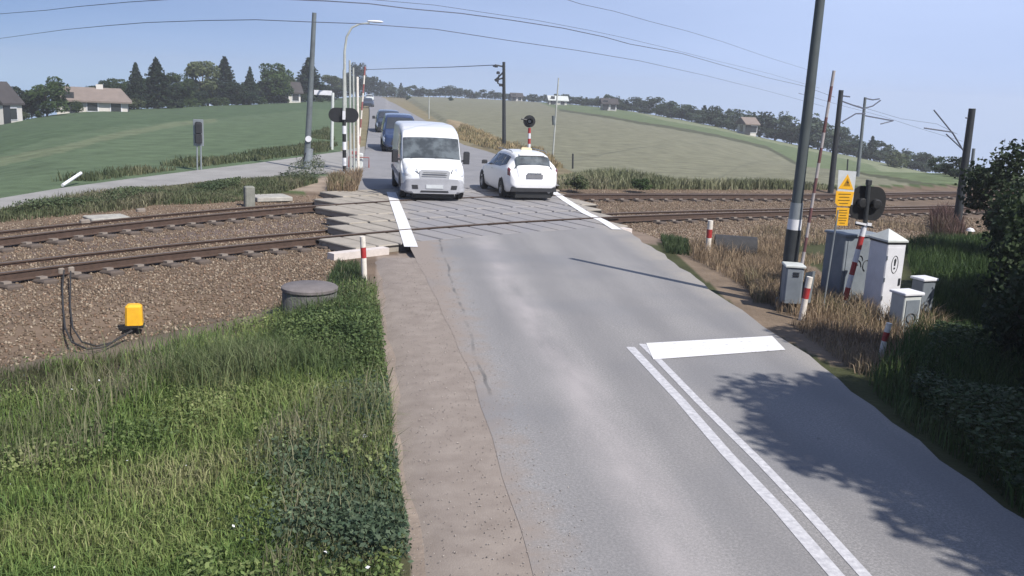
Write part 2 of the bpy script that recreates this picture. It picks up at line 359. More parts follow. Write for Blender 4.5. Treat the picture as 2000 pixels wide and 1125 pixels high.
    me.polygons.foreach_set('loop_start', np.arange(0, F.size, 4, dtype=np.int32)); me.polygons.foreach_set('use_smooth', np.ones(len(F), bool))
    ca = me.color_attributes.new('cover', 'FLOAT_COLOR', 'POINT'); ca.data.foreach_set('color', np.c_[C, np.ones(len(C))].ravel().astype(np.float32))
    me.update(calc_edges=True); me.validate()
    me.materials.append(gmat); o = bpy.data.objects.new('ground', me); col.objects.link(o); tag(o, kind='structure')
gmat = mat('ground_cover', (1, 1, 1), .95, attr='cover', var=.28, scale=.9, bump=.6, bscale=14, spec=.15, detail=9)
ground()
# ---------------------------------------------------------------- road, side road, verge
def asphalt_mat():
    m = bpy.data.materials.new('asphalt'); m.use_nodes = True; n = m.node_tree.nodes; l = m.node_tree.links; b = n['Principled BSDF']
    b.inputs['Roughness'].default_value = .85; b.inputs['Specular IOR Level'].default_value = .3
    g = n.new('ShaderNodeNewGeometry'); sx = n.new('ShaderNodeSeparateXYZ'); l.new(g.outputs['Position'], sx.inputs[0])
    def noise_(sc, det=5, vec=None, st=None):
        z = n.new('ShaderNodeTexNoise'); z.inputs['Scale'].default_value = sc; z.inputs['Detail'].default_value = det; z.inputs['Roughness'].default_value = .6
        if st:
            mm = n.new('ShaderNodeMapping'); mm.inputs['Scale'].default_value = st; l.new(g.outputs['Position'], mm.inputs[0]); l.new(mm.outputs[0], z.inputs['Vector'])
        else: l.new(g.outputs['Position'], z.inputs['Vector'])
        return z.outputs[0]
    def rng_(src, a, b_, c=0., d=1.):
        r = n.new('ShaderNodeMapRange'); r.inputs[1].default_value = a; r.inputs[2].default_value = b_; r.inputs[3].default_value = c; r.inputs[4].default_value = d; l.new(src, r.inputs[0]); return r.outputs[0]
    def mix(f, a, b_):
        x = n.new('ShaderNodeMixRGB')
        if hasattr(f, 'links') or not isinstance(f, (int, float)): l.new(f, x.inputs[0])
        else: x.inputs[0].default_value = f
        for i, v in ((1, a), (2, b_)):
            if isinstance(v, tuple): x.inputs[i].default_value = (*v, 1)
            else: l.new(v, x.inputs[i])
        return x.outputs[0]
    def math_(op, a, b_=None, c=None):
        x = n.new('ShaderNodeMath'); x.operation = op
        for i, v in enumerate((a, b_, c)):
            if v is None: continue
            if isinstance(v, (int, float)): x.inputs[i].default_value = v
            else: l.new(v, x.inputs[i])
        return x.outputs[0]
    base = mix(rng_(noise_(.55, 6), .3, .7), (.198, .195, .195), (.232, .228, .226))
    grit0 = mix(rng_(noise_(38, 4), .42, .66), base, (.31, .30, .30)); grit1 = mix(rng_(noise_(90, 2), .55, .72), grit0, (.10, .10, .105)); grit = mix(math_('MULTIPLY', rng_(noise_(1.0, 8, st=(1, .12, 1)), .5, .75), .6), grit1, (.145, .145, .15))
    # dusty streak between the wheel tracks: x = 2.3 at y 18 drifting right towards the camera
    cx = math_('ADD', sx.outputs[0], math_('MULTIPLY', rng_(noise_(.35, 3), 0, 1, -.25, .25), 1.0))
    def band(c, wd, soft): return rng_(math_('ABSOLUTE', math_('SUBTRACT', cx, c)), wd, wd+soft, 1, 0)
    dust = math_('MULTIPLY', band(2.28, .05, .42), rng_(noise_(1.8, 9, st=(1, .3, 1)), .3, .62, .05, .7))
    c1 = mix(dust, grit, (.37, .345, .345))
    # pinkish sand swept on to the left edge
    edge = rng_(math_('ADD', cx, rng_(noise_(3.0, 9), .2, .8, -.38, .38)), .98, 1.5, 1, 0)
    c2 = mix(edge, c1, (.24, .206, .182))
    edge2 = math_('MULTIPLY', rng_(cx, 5.5, 5.95, 0, 1), rng_(noise_(2.6, 6), .3, .65, .35, 1))
    c3 = mix(edge2, c2, (.29, .27, .245))
    # darker older patch on the right lane edge by the crossing; tar crack down the left
    pat = math_('MULTIPLY', rng_(noise_(.3, 2), .5, .62, 0, .5), 1.0)
    c4 = mix(pat, c3, (.17, .175, .19))
    crk = math_('MULTIPLY', rng_(math_('ABSOLUTE', math_('SUBTRACT', math_('ADD', sx.outputs[0], rng_(noise_(.5, 3), 0, 1, -.14, .14)), 1.24)), .012, .03, 1, 0), rng_(sx.outputs[1], 9.5, 10.5, 0, 1))
    tyre = math_('MAXIMUM', band(1.75, .12, .3), math_('MAXIMUM', band(3.05, .12, .3), math_('MAXIMUM', band(4.15, .12, .3), band(5.35, .12, .25))))
    c4 = mix(math_('MULTIPLY', tyre, rng_(noise_(1.2, 7, st=(1, .25, 1)), .25, .7, .1, .55)), c4, (.165, .163, .168))
    spots = rng_(noise_(4.5, 2), .74, .78, 0, .5)
    c4 = mix(spots, c4, (.10, .10, .10))
    c5 = mix(math_('MULTIPLY', crk, rng_(noise_(1.1, 4), .38, .55)), c4, (.125, .122, .12))
    l.new(c5, b.inputs['Base Color'])
    bp = n.new('ShaderNodeBump'); bp.inputs['Strength'].default_value = .35; bp.inputs['Distance'].default_value = .01; l.new(noise_(70, 3), bp.inputs['Height']); l.new(bp.outputs[0], b.inputs['Normal'])
    return m
M['asphalt'] = asphalt_mat()
def strip(name, left, right, z, m, kind='structure', nx=6, ny=None, drape=True):
    # sheet between two lines of equal point count
    V = []; F = []; n = len(left)
    for k in range(n):
        for i in range(nx+1):
            x = lerp(left[k][0], right[k][0], i/nx); y = lerp(left[k][1], right[k][1], i/nx)
            V.append((x, y, (TZ(x, y)+z) if drape else z))
    for k in range(n-1):
        for i in range(nx):
            a = k*(nx+1)+i; F.append((a, a+1, a+nx+2, a+nx+1))
    b = MB().add(V, F); o = b.build(name, m, smooth=True); 
    if kind: tag(o, kind=kind)
    return o
# near road, sampled every .4 m, with a slightly ragged edge; ends against the deck
def edgeN(x): return x+0
RE = [(4.6, 0), (5.45, 4), (5.5, 6.7), (5.57, 7.6), (5.62, 9), (5.81, 10.5), (5.91, 12.6), (5.95, 14.8), (6.19, 19.35), (6.25, 22.3), (6.25, 23)]
LE = [(1.16, -6), (1.15, 6), (1.13, 10.5), (.86, 15.7), (.62, 19.2), (.6, 23)]
def xi(P, y): return float(np.interp(y, [p[1] for p in P], [p[0] for p in P]))
def deck_edge_y(x):                                   # near edge of the concrete deck
    s = near.sg[np.argmin(abs(near.at(near.sg, -2.25)[0]-x))]; return float(near.at(s, -2.25)[1])
L_, R2 = [], []
N = 60; lastL, lastR = (.58, deck_edge_y(.58)), (6.3, deck_edge_y(6.3))
for k in range(N+1):
    f = k/N; yl = lerp(-8, lastL[1], f); yr = lerp(-8, lastR[1], f)
    L_.append((xi(LE, yl)-.04+.012*math.sin(yl*3.1), yl)); R2.append((xi(RE, yr)+.035*math.sin(yr*2.3)+.03*math.sin(yr*6.1+1), yr))
V = []; F = []; nx = 14
for k in range(N+1):
    for i in range(nx+1):
        x = lerp(L_[k][0], R2[k][0], i/nx); y = lerp(L_[k][1], R2[k][1], i/nx)
        if k == N: y = deck_edge_y(x)-.002
        V.append((x, y, 0))
F = [(k*(nx+1)+i, k*(nx+1)+i+1, (k+1)*(nx+1)+i+1, (k+1)*(nx+1)+i) for k in range(N) for i in range(nx)]
tag(MB().add(V, F).build('road', M['asphalt']), kind='structure')
# road beyond the crossing
def far_edge(x):
    s = far.sg[np.argmin(abs(far.at(far.sg, 2.2)[0]-x))]; return float(far.at(s, 2.2)[1])
ys = np.geomspace(30, 420, 70); Lf = []; Rf = []
for y in ys:
    t = (y-30)/50; Lf.append((-.9-.008*(y-30)-.00006*(y-30)**2, y)); Rf.append((float(np.interp(y, [30, 34, 42, 52, 58, 90, 190, 420], [6.5, 6.6, 6.7, 5.9, 4.75, 4.2, 1.5, -8])), y))
V = []
for k in range(len(ys)):
    for i in range(9):
        x = lerp(Lf[k][0], Rf[k][0], i/8); y = ys[k]
        if y < far_edge(x)+.003: y = far_edge(x)+.003
        V.append((x, y, lerp(0, TZ(x, y)+.16, float(sst(45, 75, y)))))
F = [(k*9+i, k*9+i+1, (k+1)*9+i+1, (k+1)*9+i) for k in range(len(ys)-1) for i in range(8) if V[(k+1)*9+i][1] > V[k*9+i][1]+1e-4]
M['farasphalt'] = mat('worn_asphalt', (.205, .203, .21), .85, var=.12, scale=.7, bump=.1, bscale=40)
tag(MB().add(V, F).build('far_road', M['farasphalt']), kind='structure')
# side road going off to the left
up = [(712, 285), (660, 297), (620, 303), (500, 318), (375, 331), (250, 346), (125, 364), (0, 383), (-150, 410), (-400, 470)]
lo = [(716, 338), (668, 338), (610, 338), (500, 348), (375, 356), (250, 370), (125, 385), (0, 405), (-150, 432), (-400, 495)]
strip('side_road', [G(*p) for p in lo], [G(*p) for p in up], .03, mat('side_road_surface', (.25, .245, .235), .9, var=.15, scale=.8, bump=.2), nx=4)
# gravel verge strip on the left of the near road
M['gravel'] = mat('gravel_verge', (.215, .180, .156), .95, var=.12, scale=3.2, bump=.2, bscale=70, c2=(.262, .226, .198), detail=12)
gl = []; gr = []
for y in np.arange(-6, 19.0, .5):
    gl.append((float(np.interp(y, [4, 6, 9, 15.6, 19], [.32, .24, .11, -.12, -.2]))-.06+.04*math.sin(y*1.3)+.03*math.sin(y*3.9), y)); gr.append((xi(LE, y)+.12, y))
V = []
for (a, y), (b_, _) in zip(gl, gr):
    for i in range(5):
        x = lerp(a, b_, i/4); yy = min(y, deck_edge_y(x)-.02); V.append((x, yy, lerp(max(-.06, TZ(a, yy))+.03, -.004, min(1, (i/3))**.5) if i else TZ(a, yy)-.05))
F = [(k*5+i, k*5+i+1, (k+1)*5+i+1, (k+1)*5+i) for k in range(len(gl)-1) for i in range(4)]
tag(MB().add(V, F).build('gravel_verge', M['gravel'], smooth=True), kind='structure')
# road markings
M['line'] = mat('line_paint', (.70, .70, .71), .65, var=.0, scale=13, sharp=(.30, .44), c2=(.68, .68, .69), detail=12)
[n for n in M['line'].node_tree.nodes if n.bl_idname == 'ShaderNodeMixRGB'][0].inputs[1].default_value = (.38, .38, .385, 1)
M['wornline'] = mat('worn_line_paint', (.42, .42, .45), .7, var=.2, scale=16, c2=(.58, .58, .6), detail=12)
def band_mesh(name, pts, wd, m, z=.004, label=None):
    V = []; F = []
    for k, p in enumerate(pts):
        a = Vector(pts[max(k-1, 0)][:2]); b = Vector(pts[min(k+1, len(pts)-1)][:2]); d = (b-a).normalized(); n_ = Vector((-d.y, d.x))
        zz = p[2] if len(p) > 2 else 0
        V += [(p[0]-n_.x*wd/2, p[1]-n_.y*wd/2, z+zz), (p[0]+n_.x*wd/2, p[1]+n_.y*wd/2, z+zz)]
    F = [(2*k, 2*k+2, 2*k+3, 2*k+1) for k in range(len(pts)-1)]
    return tag(MB().add(V, F).build(name, m), kind='structure')
def gpts(P, z=0): return [G(*p)[:2]+(z,) for p in P]
band_mesh('centre_line', gpts([(1231, 678), (1330, 783), (1418, 885), (1520, 993), (1634, 1125), (1790, 1310)]), .125, M['wornline'])
band_mesh('centre_line', gpts([(1254, 672), (1280, 697), (1365, 785), (1485, 903), (1570, 992), (1690, 1125), (1860, 1320)]), .10, M['wornline'])
q = [G(*p) for p in [(1276, 703), (1534, 684), (1508, 657), (1262, 671)]]
tag(MB().add([(a, b, .008) for a, b, _ in q], [(0, 1, 2, 3)]).build('stop_line', M['line']), kind='structure')
# ---------------------------------------------------------------- concrete deck of the crossing
def deck_mat():
    m = mat('deck_concrete', (.30, .272, .232), .9, var=.16, scale=2.2, bump=.25, bscale=60)
    n = m.node_tree.nodes; l = m.node_tree.links; b = n['Principled BSDF']; src = b.inputs['Base Color'].links[0].from_socket
    g = n.new('ShaderNodeNewGeometry'); sx = n.new('ShaderNodeSeparateXYZ'); l.new(g.outputs['Position'], sx.inputs[0])
    z = n.new('ShaderNodeTexNoise'); z.inputs['Scale'].default_value = 1.2; z.inputs['Detail'].default_value = 5; l.new(g.outputs['Position'], z.inputs['Vector'])
    r1 = n.new('ShaderNodeMapRange'); r1.inputs[1].default_value = .1; r1.inputs[2].default_value = .9; l.new(sx.outputs[0], r1.inputs[0])
    r2 = n.new('ShaderNodeMapRange'); r2.inputs[1].default_value = 5.6; r2.inputs[2].default_value = 6.3; r2.inputs[3].default_value = 1; r2.inputs[4].default_value = 0; l.new(sx.outputs[0], r2.inputs[0])
    a = n.new('ShaderNodeMath'); a.operation = 'MULTIPLY'; l.new(r1.outputs[0], a.inputs[0]); l.new(r2.outputs[0], a.inputs[1])
    r3 = n.new('ShaderNodeMapRange'); r3.inputs[1].default_value = .3; r3.inputs[2].default_value = .6; r3.inputs[3].default_value = .65; l.new(z.outputs[0], r3.inputs[0])
    a2 = n.new('ShaderNodeMath'); a2.operation = 'MULTIPLY'; l.new(a.outputs[0], a2.inputs[0]); l.new(r3.outputs[0], a2.inputs[1])
    x = n.new('ShaderNodeMixRGB'); l.new(a2.outputs[0], x.inputs[0]); l.new(src, x.inputs[1]); x.inputs[2].default_value = (.225, .22, .23, 1); l.new(x.outputs[0], b.inputs['Base Color'])
    return m
M['deck'] = deck_mat()
def s_at(tr, p, off):                                  # arc length where the offset line passes nearest to p
    x, y = tr.at(tr.sg, off); return tr.sg[np.argmin((x-p[0])**2+(y-p[1])**2)]
rows = [ (near, -2.25, -.84, (667, 478), (1290, 455)), (near, -.70, .70, (668, 449), (1250, 433)), (near, .84, 1.95, (654, 429), (1215, 417)),
         (near, 2.0, 3.35, (645, 408), (1185, 402)), (far, -.70, .70, (646, 394), (1142, 388)), (far, .84, 2.2, (650, 380), (1118, 377))]
dk = MB(); base = MB()
for tr, o0, o1, pl, pr in rows:
    om = (o0+o1)/2; s0 = s_at(tr, G(*pl), om); s1 = s_at(tr, G(*pr), om)
    n_ = max(1, round((s1-s0)/.62)); ds = (s1-s0)/n_
    for k in range(n_):
        a, b = s0+k*ds+.033, s0+(k+1)*ds-.033; V = []
        jz = random.uniform(-.006, .006); b_ = .03
        for zz, ins in ((-.18, 0), (-.02+jz, 0), (0+jz, .018)):
            for s_, o_ in ((a+ins, o0+.02+ins), (b-ins, o0+.02+ins), (b-ins, o1-.02-ins), (a+ins, o1-.02-ins)):
                if tr is near and o0 == 2.0 and o_ > 2.5: # far side of this row runs up to the far track
                    xx, yy = tr.at(s_, 2.0); fo, ft = far.st(xx, yy); q_ = far.at(ft[0], -.84-ins); x, y = q_
                else: x, y = tr.at(s_, o_)
                V.append((float(x), float(y), zz))
        dk.add(V, [(4*r_+i, 4*r_+(i+1) % 4, 4*r_+4+(i+1) % 4, 4*r_+4+i) for r_ in (0, 1) for i in range(4)]+[(8, 9, 10, 11)])
deck = dk.build('crossing_deck', M['deck']); tag(deck, kind='structure')
M['joint'] = mat('joint_filler', (.03, .028, .027), .95, var=.3, scale=9)
# joint filler bed just under the slab tops
jb = MB()
for ri, (tr, o0, o1, pl, pr) in enumerate(rows):
    om = (o0+o1)/2; ss = np.linspace(s_at(tr, G(*pl), om), s_at(tr, G(*pr), om), 30); V = []
    for s_ in ss:
        a = tr.at(s_, o0-.12+.10*(ri == 0)); b_ = tr.at(s_, o1+.12-.1*(ri == 5))
        if ri == 3: fo, ft = far.st(*[np.array([v]) for v in tr.at(s_, 2.0)]); b_ = [v[0] for v in far.at(ft, -.72)]
        for j in range(7): V.append((float(lerp(a[0], b_[0], j/6)), float(lerp(a[1], b_[1], j/6)), -.035-.003*ri))
    jb.add(V, [(k*7+j, (k+1)*7+j, (k+1)*7+j+1, k*7+j+1) for k in range(len(ss)-1) for j in range(6)])
tag(jb.build('deck_joint_bed', M['joint']), kind='structure')
# pale edge beams: left piece and the right one whose end face shows
eb = MB()
for sa, sb, ex in ((s_at(near, G(668, 497), -2.4), s_at(near, G(792, 490), -2.4), 0), (s_at(near, G(1256, 456), -2.4), s_at(near, G(1312, 462), -2.4), .12)):
    for k in range(4):
        a, b = lerp(sa, sb, k/4), lerp(sa, sb, (k+1)/4); V = []
        for zz in (-.32, -.02):
            for s_, o_ in ((a, -2.50-ex), (b, -2.50-ex), (b, -2.27), (a, -2.27)): x, y = near.at(s_, o_); V.append((float(x), float(y), zz))
        eb.add(V, [(4, 5, 6, 7), (0, 1, 5, 4), (1, 2, 6, 5), (2, 3, 7, 6), (3, 0, 4, 7)])
tag(eb.build('deck_edge_beam', mat('pale_edge_concrete', (.55, .5, .47), .85, var=.12, scale=4)), kind='structure')
band_mesh('edge_line', [(*G(*p)[:2], .009) for p in [(764, 376), (775, 405), (788, 440), (803, 483)]], .30, M['line'])
band_mesh('edge_line', [(*G(*p)[:2], .009) for p in [(1078, 373), (1107, 393), (1145, 417), (1178, 432), (1205, 449)]], .26, M['line'])
# ---------------------------------------------------------------- tracks
def rail_profile(): return [(-.07, 0), (.07, 0), (.07, .015), (.012, .03), (.012, .125), (.036, .14), (.036, .165), (-.036, .165), (-.036, .14), (-.012, .125), (-.012, .03), (-.07, .015)]
def build_track(tr, label, s0, s1):
    x0, y0 = tr.at(s0+5); root = empty('railway_track', (float(x0), float(y0), -.2), 0, label, 'railway track', 'railway tracks over the level crossing')
    org = Vector((float(x0), float(y0), -.2)); pr = rail_profile(); n = len(pr)
    for off, zz in ((-.7535, CANT), (.7535, -CANT)):
        V = []; F = []; ss = np.arange(s0, s1, .5); fm = []
        for k, s_ in enumerate(ss):
            for a, b in pr:
                x, y = tr.at(s_, off+a); V.append(Vector((float(x), float(y), b-.21+zz))-org)
        for k in range(len(ss)-1):
            for i in range(n):
                F.append((k*n+i, (k+1)*n+i, (k+1)*n+(i+1) % n, k*n+(i+1) % n)); fm.append(1 if i == 6 else 0)
        F += [tuple(range(n)), tuple(range((len(ss)-1)*n+n-1, (len(ss)-1)*n-1, -1))]; fm += [0, 0]
        o = MB().add(V, F).build('rail', None, root, mats=[M['rust'], M['railtop']], fm=fm)
    def sleeper_mesh():
        b = MB(); b.bbox((0, 0, -.07), (.26, 2.5, .18), .03); return b
    sm = None; cnt = 0
    ca, cb = s_at(tr, G(655, 430), 0), s_at(tr, G(1230, 415), 0)
    for s_ in np.arange(s0+.2, s1, .62):
        if ca+.3 < s_ < cb-.3: continue
        x, y = tr.at(s_); xx, yy = tr.at(s_+.2); ang = math.atan2(yy-y, xx-x)
        if cnt >= 98: break
        if sm is None:
            sm = sleeper_mesh().build('sleeper', M['sleeper'], root); fb = MB()
            o = sm
            fo = MB().box((0, -.77, .035), (.13, .40, .045)).build('rail_seat', M['fasten'], sm)
            fo2 = MB().box((0, .77, .035), (.13, .40, .045)).build('rail_seat', M['fasten'], sm)
        else:
            o = sm.copy(); col.objects.link(o); o.parent = root
            for f1 in (fo, fo2):
                f2 = f1.copy(); col.objects.link(f2); f2.parent = o
        o.location = Vector((float(x), float(y), -.245))-org+Vector((0, 0, random.uniform(-.01, .004))); o.rotation_euler = (-CANT*1.3, 0, ang); cnt += 1
    return root
build_track(near, 'nearer of the two railway tracks, rusty rails on brown ballast', s_at(near, (-9.5, 12), 0), s_at(near, (40, 36), 0))
build_track(far, 'farther railway track running along the weedy verge and fields', s_at(far, (-11.5, 15), 0), s_at(far, (42, 40), 0))
# ballast stones
def numesh(name, V, F, m, C=None, parent=None, nv=4, smooth=False):
    me = bpy.data.meshes.new(name); me.vertices.add(len(V)); me.vertices.foreach_set('co', np.ascontiguousarray(V, dtype=np.float32).ravel())
    me.loops.add(F.size); me.loops.foreach_set('vertex_index', np.ascontiguousarray(F, dtype=np.int32).ravel()); me.polygons.add(len(F))
    me.polygons.foreach_set('loop_start', np.arange(0, F.size, nv, dtype=np.int32))
    if smooth: me.polygons.foreach_set('use_smooth', np.ones(len(F), bool))
    if C is not None:
        ca = me.color_attributes.new('tint', 'FLOAT_COLOR', 'POINT'); ca.data.foreach_set('color', np.c_[C, np.ones(len(C))].ravel().astype(np.float32))
    me.update(calc_edges=True); me.materials.append(m); o = bpy.data.objects.new(name, me); col.objects.link(o)
    if parent: o.parent = parent
    return o
def stones(name, n, samp, size, cols, m):
    X, Y = samp(n); Z = terrain(X, Y); n = len(X)
    base = np.array([(1, 0, 0), (0, 1, 0), (-1, 0, 0), (0, -1, 0), (0, 0, .8), (0, 0, -.8)], float)
    F0 = np.array([(0, 1, 4), (1, 2, 4), (2, 3, 4), (3, 0, 4), (1, 0, 5), (2, 1, 5), (3, 2, 5), (0, 3, 5)])
    ang = rng.uniform(0, 6.28, n); sc = rng.uniform(size[0], size[1], (n, 1, 3)); P = base[None]*sc*(1+rng.uniform(-.3, .3, (n, 6, 1)))
    tl = rng.uniform(-.6, .6, n); Px = P[..., 0]*np.cos(ang)[:, None]-P[..., 1]*np.sin(ang)[:, None]; Py = P[..., 0]*np.sin(ang)[:, None]+P[..., 1]*np.cos(ang)[:, None]
    Pz = P[..., 2]+Px*tl[:, None]
    V = np.stack([Px+X[:, None], Py+Y[:, None], Pz+Z[:, None]+.008], -1).reshape(-1, 3)
    F = (F0[None]+np.arange(n)[:, None, None]*6).reshape(-1, 3)
    ci = rng.integers(0, len(cols), n); C = np.repeat(np.array(cols)[ci]*rng.uniform(.7, 1.3, (n, 1)), 6, 0)
    return tag(numesh(name, V, F, m, C, nv=3), kind='stuff')
M['stone'] = mat('stone', (1, 1, 1), .9, attr='tint', var=.15, scale=30, spec=.2)
def samp_ballast(n):
    s = rng.uniform(s_at(near, (-8.5, 13), 0), s_at(near, (20, 31), 0), n*2); o = rng.uniform(-4.9, 7.6, n*2)
    X, Y = near.at(s, o); fo = far.st(X, Y)[0]; k = (fo < 2.3) & ~((X > -.8-.1*(Y-18)) & (X < 6.9) ) ; k &= rng.random(n*2) < np.where(o < 1, 1, .6)
    return X[k], Y[k]
stones('ballast_gravel', 60000, samp_ballast, (.014, .036), [(.165, .125, .09), (.135, .10, .07), (.20, .157, .115), (.11, .082, .06), (.27, .222, .17), (.17, .115, .08)], M['stone'])
def EX(y): return np.interp(y, [4, 6, 9, 15.6, 19], [.32, .24, .11, -.12, -.2])
def samp_verge(n):
    Y = rng.uniform(4.5**.5, 18.5**.5, n)**2; X = rng.normal(0, 1, n)*.35+np.where(rng.random(n) < .6, np.interp(Y, [p[1] for p in LE], [p[0] for p in LE]), .35); k = (X > -.15) & (X < 1.7); return X[k], Y[k]
def stones_z0(): 
    global terrain
    t0 = terrain; terrain = lambda X, Y: np.zeros(np.shape(X))-.004
    stones('verge_grit', 2200, samp_verge, (.003, .010), [(.27, .24, .22), (.36, .33, .3), (.22, .195, .18), (.3, .27, .25)], M['stone']); terrain = t0
stones_z0()
#%%PART2
# ---------------------------------------------------------------- vehicles
class Body:
    """lofted car body: key stations along y (0 = nose), smoothed; half section sampled by t in 0..1"""
    def __init__(s, keys, length, plan, n=90, sm=2):
        K = np.array(keys, float); ys = np.linspace(0, length, n); s.L = length
        P = np.stack([np.interp(ys, K[:, 0], K[:, i]) for i in range(K.shape[1])], 1)
        for _ in range(sm):
            Q = P.copy(); Q[1:-1, 1:] = (P[:-2, 1:]+2*P[1:-1, 1:]+P[2:, 1:])/4; P = Q
        s.P = P; s.ys = ys; s.plan = plan
    def par(s, y): return np.array([np.interp(y, s.ys, s.P[:, i]) for i in range(s.P.shape[1])])
    def pt(s, y, t):
        # columns: y, zbottom, zbelt, ztop, wbottom, wbelt, wtop, rtop
        _, zb, zl, zt, wb, wl, wt, r = s.par(y); f = s.plan(y)
        pts = [(0, zb), (wb*.92, zb), (wb, zb+.06), (wl*.995, zb+(zl-zb)*.35), (wl, zb+(zl-zb)*.62), (wl*.985, zl), (lerp(wl, wt, .35), lerp(zl, zt-r, .4)), (wt, zt-r)]
        for a in (22, 45, 68): a = R_(a); pts.append((wt-r+r*math.cos(a), zt-r+r*math.sin(a)))
        pts += [(wt-r, zt), ((wt-r)*.5, zt+.018), (0, zt+.022)]
        pts = np.array(pts); m = len(pts)-1; u = min(max(t, 0), m)
        i = min(int(u), m-1); p = pts[i]*(1-(u-i))+pts[i+1]*(u-i)
        return np.array([p[0]*f, y, p[1]])
    M_ = 13
    def mesh(s, step=.06):
        V = []; F = []; ts = [0, 1, 2, 2.5, 3, 3.5, 4, 4.5, 5, 5.5, 6, 6.5, 7, 8, 9, 10, 11, 12, 13]; n = len(ts)
        ys = np.unique(np.r_[np.arange(0, s.L, step), s.L])
        for y in ys:
            R = [s.pt(y, t) for t in ts]; V += [tuple(p) for p in R]+[(-p[0], p[1], p[2]) for p in R[-2:0:-1]]
        w_ = 2*n-2
        for k in range(len(ys)-1):
            for i in range(w_): F.append((k*w_+i, k*w_+(i+1) % w_, (k+1)*w_+(i+1) % w_, (k+1)*w_+i))
        F += [tuple(range(w_-1, -1, -1)), tuple((len(ys)-1)*w_+i for i in range(w_))]
        return MB().add(V, F)
    def patch(s, corners, side=1, off=.006, nu=10, nv=6, thick=0):
        """corners: four (y,t); curved panel lying just proud of the body"""
        V = []; F = []
        for i in range(nu+1):
            for j in range(nv+1):
                u, v = i/nu, j/nv
                y = lerp(lerp(corners[0][0], corners[1][0], u), lerp(corners[3][0], corners[2][0], u), v)
                t = lerp(lerp(corners[0][1], corners[1][1], u), lerp(corners[3][1], corners[2][1], u), v)
                sg = 1 if side > 0 else -1
                if side == 0: # across the centre line: t>13 mirrors
                    sg = 1 if t <= 13 else -1; t = t if t <= 13 else 26-t
                p = s.pt(y, t); e = .02
                a = s.pt(min(y+e, s.L), t)-s.pt(max(y-e, 0), t); b = s.pt(y, min(t+.05, 13))-s.pt(y, max(t-.05, 0))
                nr_ = np.cross(a, b); nr_ /= (np.linalg.norm(nr_)+1e-9)
                if nr_[0]*p[0] < 0 or (abs(p[0]) < .05 and nr_[2] < 0): nr_ = -nr_
                if nr_ @ np.array([p[0], 0, p[2]-.8]) < 0: nr_ = -nr_
                p = p+nr_*off; V.append((p[0]*sg, p[1], p[2]))
        for i in range(nu):
            for j in range(nv): F.append((i*(nv+1)+j, (i+1)*(nv+1)+j, (i+1)*(nv+1)+j+1, i*(nv+1)+j+1))
        return MB().add(V, F)
def wheel(root, x, y, r, wd, side):
    b = MB(); pr = [(r*.62, -wd/2), (r*.9, -wd/2), (r, -wd/2+.03), (r, wd/2-.03), (r*.9, wd/2), (r*.62, wd/2)]
    b.lathe(pr, n=30, axis='X'); wh = b.build('wheel', M['tyre'], root, smooth=True); wh.location = (x, y, r)
    c = MB(); s = side
    c.lathe([(0, s*(wd/2-.03)), (r*.14, s*(wd/2-.02)), (r*.2, s*(wd/2-.045)), (r*.5, s*(wd/2-.05)), (r*.6, s*(wd/2-.012)), (r*.64, s*(wd/2-.012)), (r*.64, -s*wd/2*.9)], n=30, axis='X')
    for k in range(6):
        a = math.pi*2*k/6
        c.box((s*(wd/2-.03), math.cos(a)*r*.34, math.sin(a)*r*.34), (.02, r*.14, r*.5), M=Matrix.Rotation(a-math.pi/2, 3, 'X'))
    c.build('rim', M['rim'], wh)
def arch(root, x, y, r, side):
    b = MB(); n = 20; V = []; F = []
    for k in range(n+1):
        a = math.pi*k/n
        for rr in (r*.2, r): V.append((x+side*(.004 if rr < r else .004), y+math.cos(a)*rr, r*.93+math.sin(a)*rr*1.0-.02))
    F = [(2*k, 2*k+1, 2*k+3, 2*k+2) for k in range(n)]
    b.add(V, F); b.build('wheel_arch', M['black'], root)
def planf(r0, w0, r1, w1, L):
    def f(y):
        a = 1.0
        if y < r0: a = w0+(1-w0)*math.sqrt(max(0, 1-(1-y/r0)**2))
        if y > L-r1: a = min(a, w1+(1-w1)*math.sqrt(max(0, 1-((y-(L-r1))/r1)**2)))
        return a
    return f
def front_panel(root, name, m, pts, y=-.012, t=.03):
    b = MB(); b.prism([(p[0], p[1]) for p in pts], (0, y+t, 0), (1, 0, 0), (0, 0, 1), (0, -1, 0), t); return b.build(name, m, root)
def mirror(root, x, y, z, side, h=.34, m='darkplastic'):
    b = MB(); b.bbox((x+side*.17, y, z), (.2, .11, h), .035); b.box((x+side*.05, y+.02, z-h*.25), (.14, .05, .05)); b.build('wing_mirror', M[m], root, smooth=True)
# -- white van
vp = (1.50, 28.15, 0)
van = empty('delivery_van', vp, R_(3.4), 'white panel van driving head-on over the crossing, silver grey front end', 'van', None)
LV = 5.0
vb = Body([(0, .30, .62, .80, .86, .97, .90, .10), (.10, .27, .66, .93, .90, .98, .92, .12), (.45, .25, .80, 1.00, .93, .99, .92, .14), (.80, .24, .98, 1.10, .95, .995, .92, .12), (.95, .24, 1.04, 1.16, .95, .995, .93, .08),
           (1.42, .24, 1.12, 1.86, .96, .995, .91, .08), (1.62, .24, 1.14, 2.02, .96, .995, .91, .10), (2.1, .24, 1.16, 2.15, .96, 1.0, .92, .14), (2.8, .24, 1.16, 2.23, .96, 1.0, .92, .14), (LV-.1, .26, 1.16, 2.23, .96, 1.0, .92, .14), (LV, .28, 1.14, 2.2, .94, .985, .90, .14)], LV, planf(.55, .80, .12, .96, LV))
vb.mesh().build('body', M['vanwhite'], van, smooth=True)
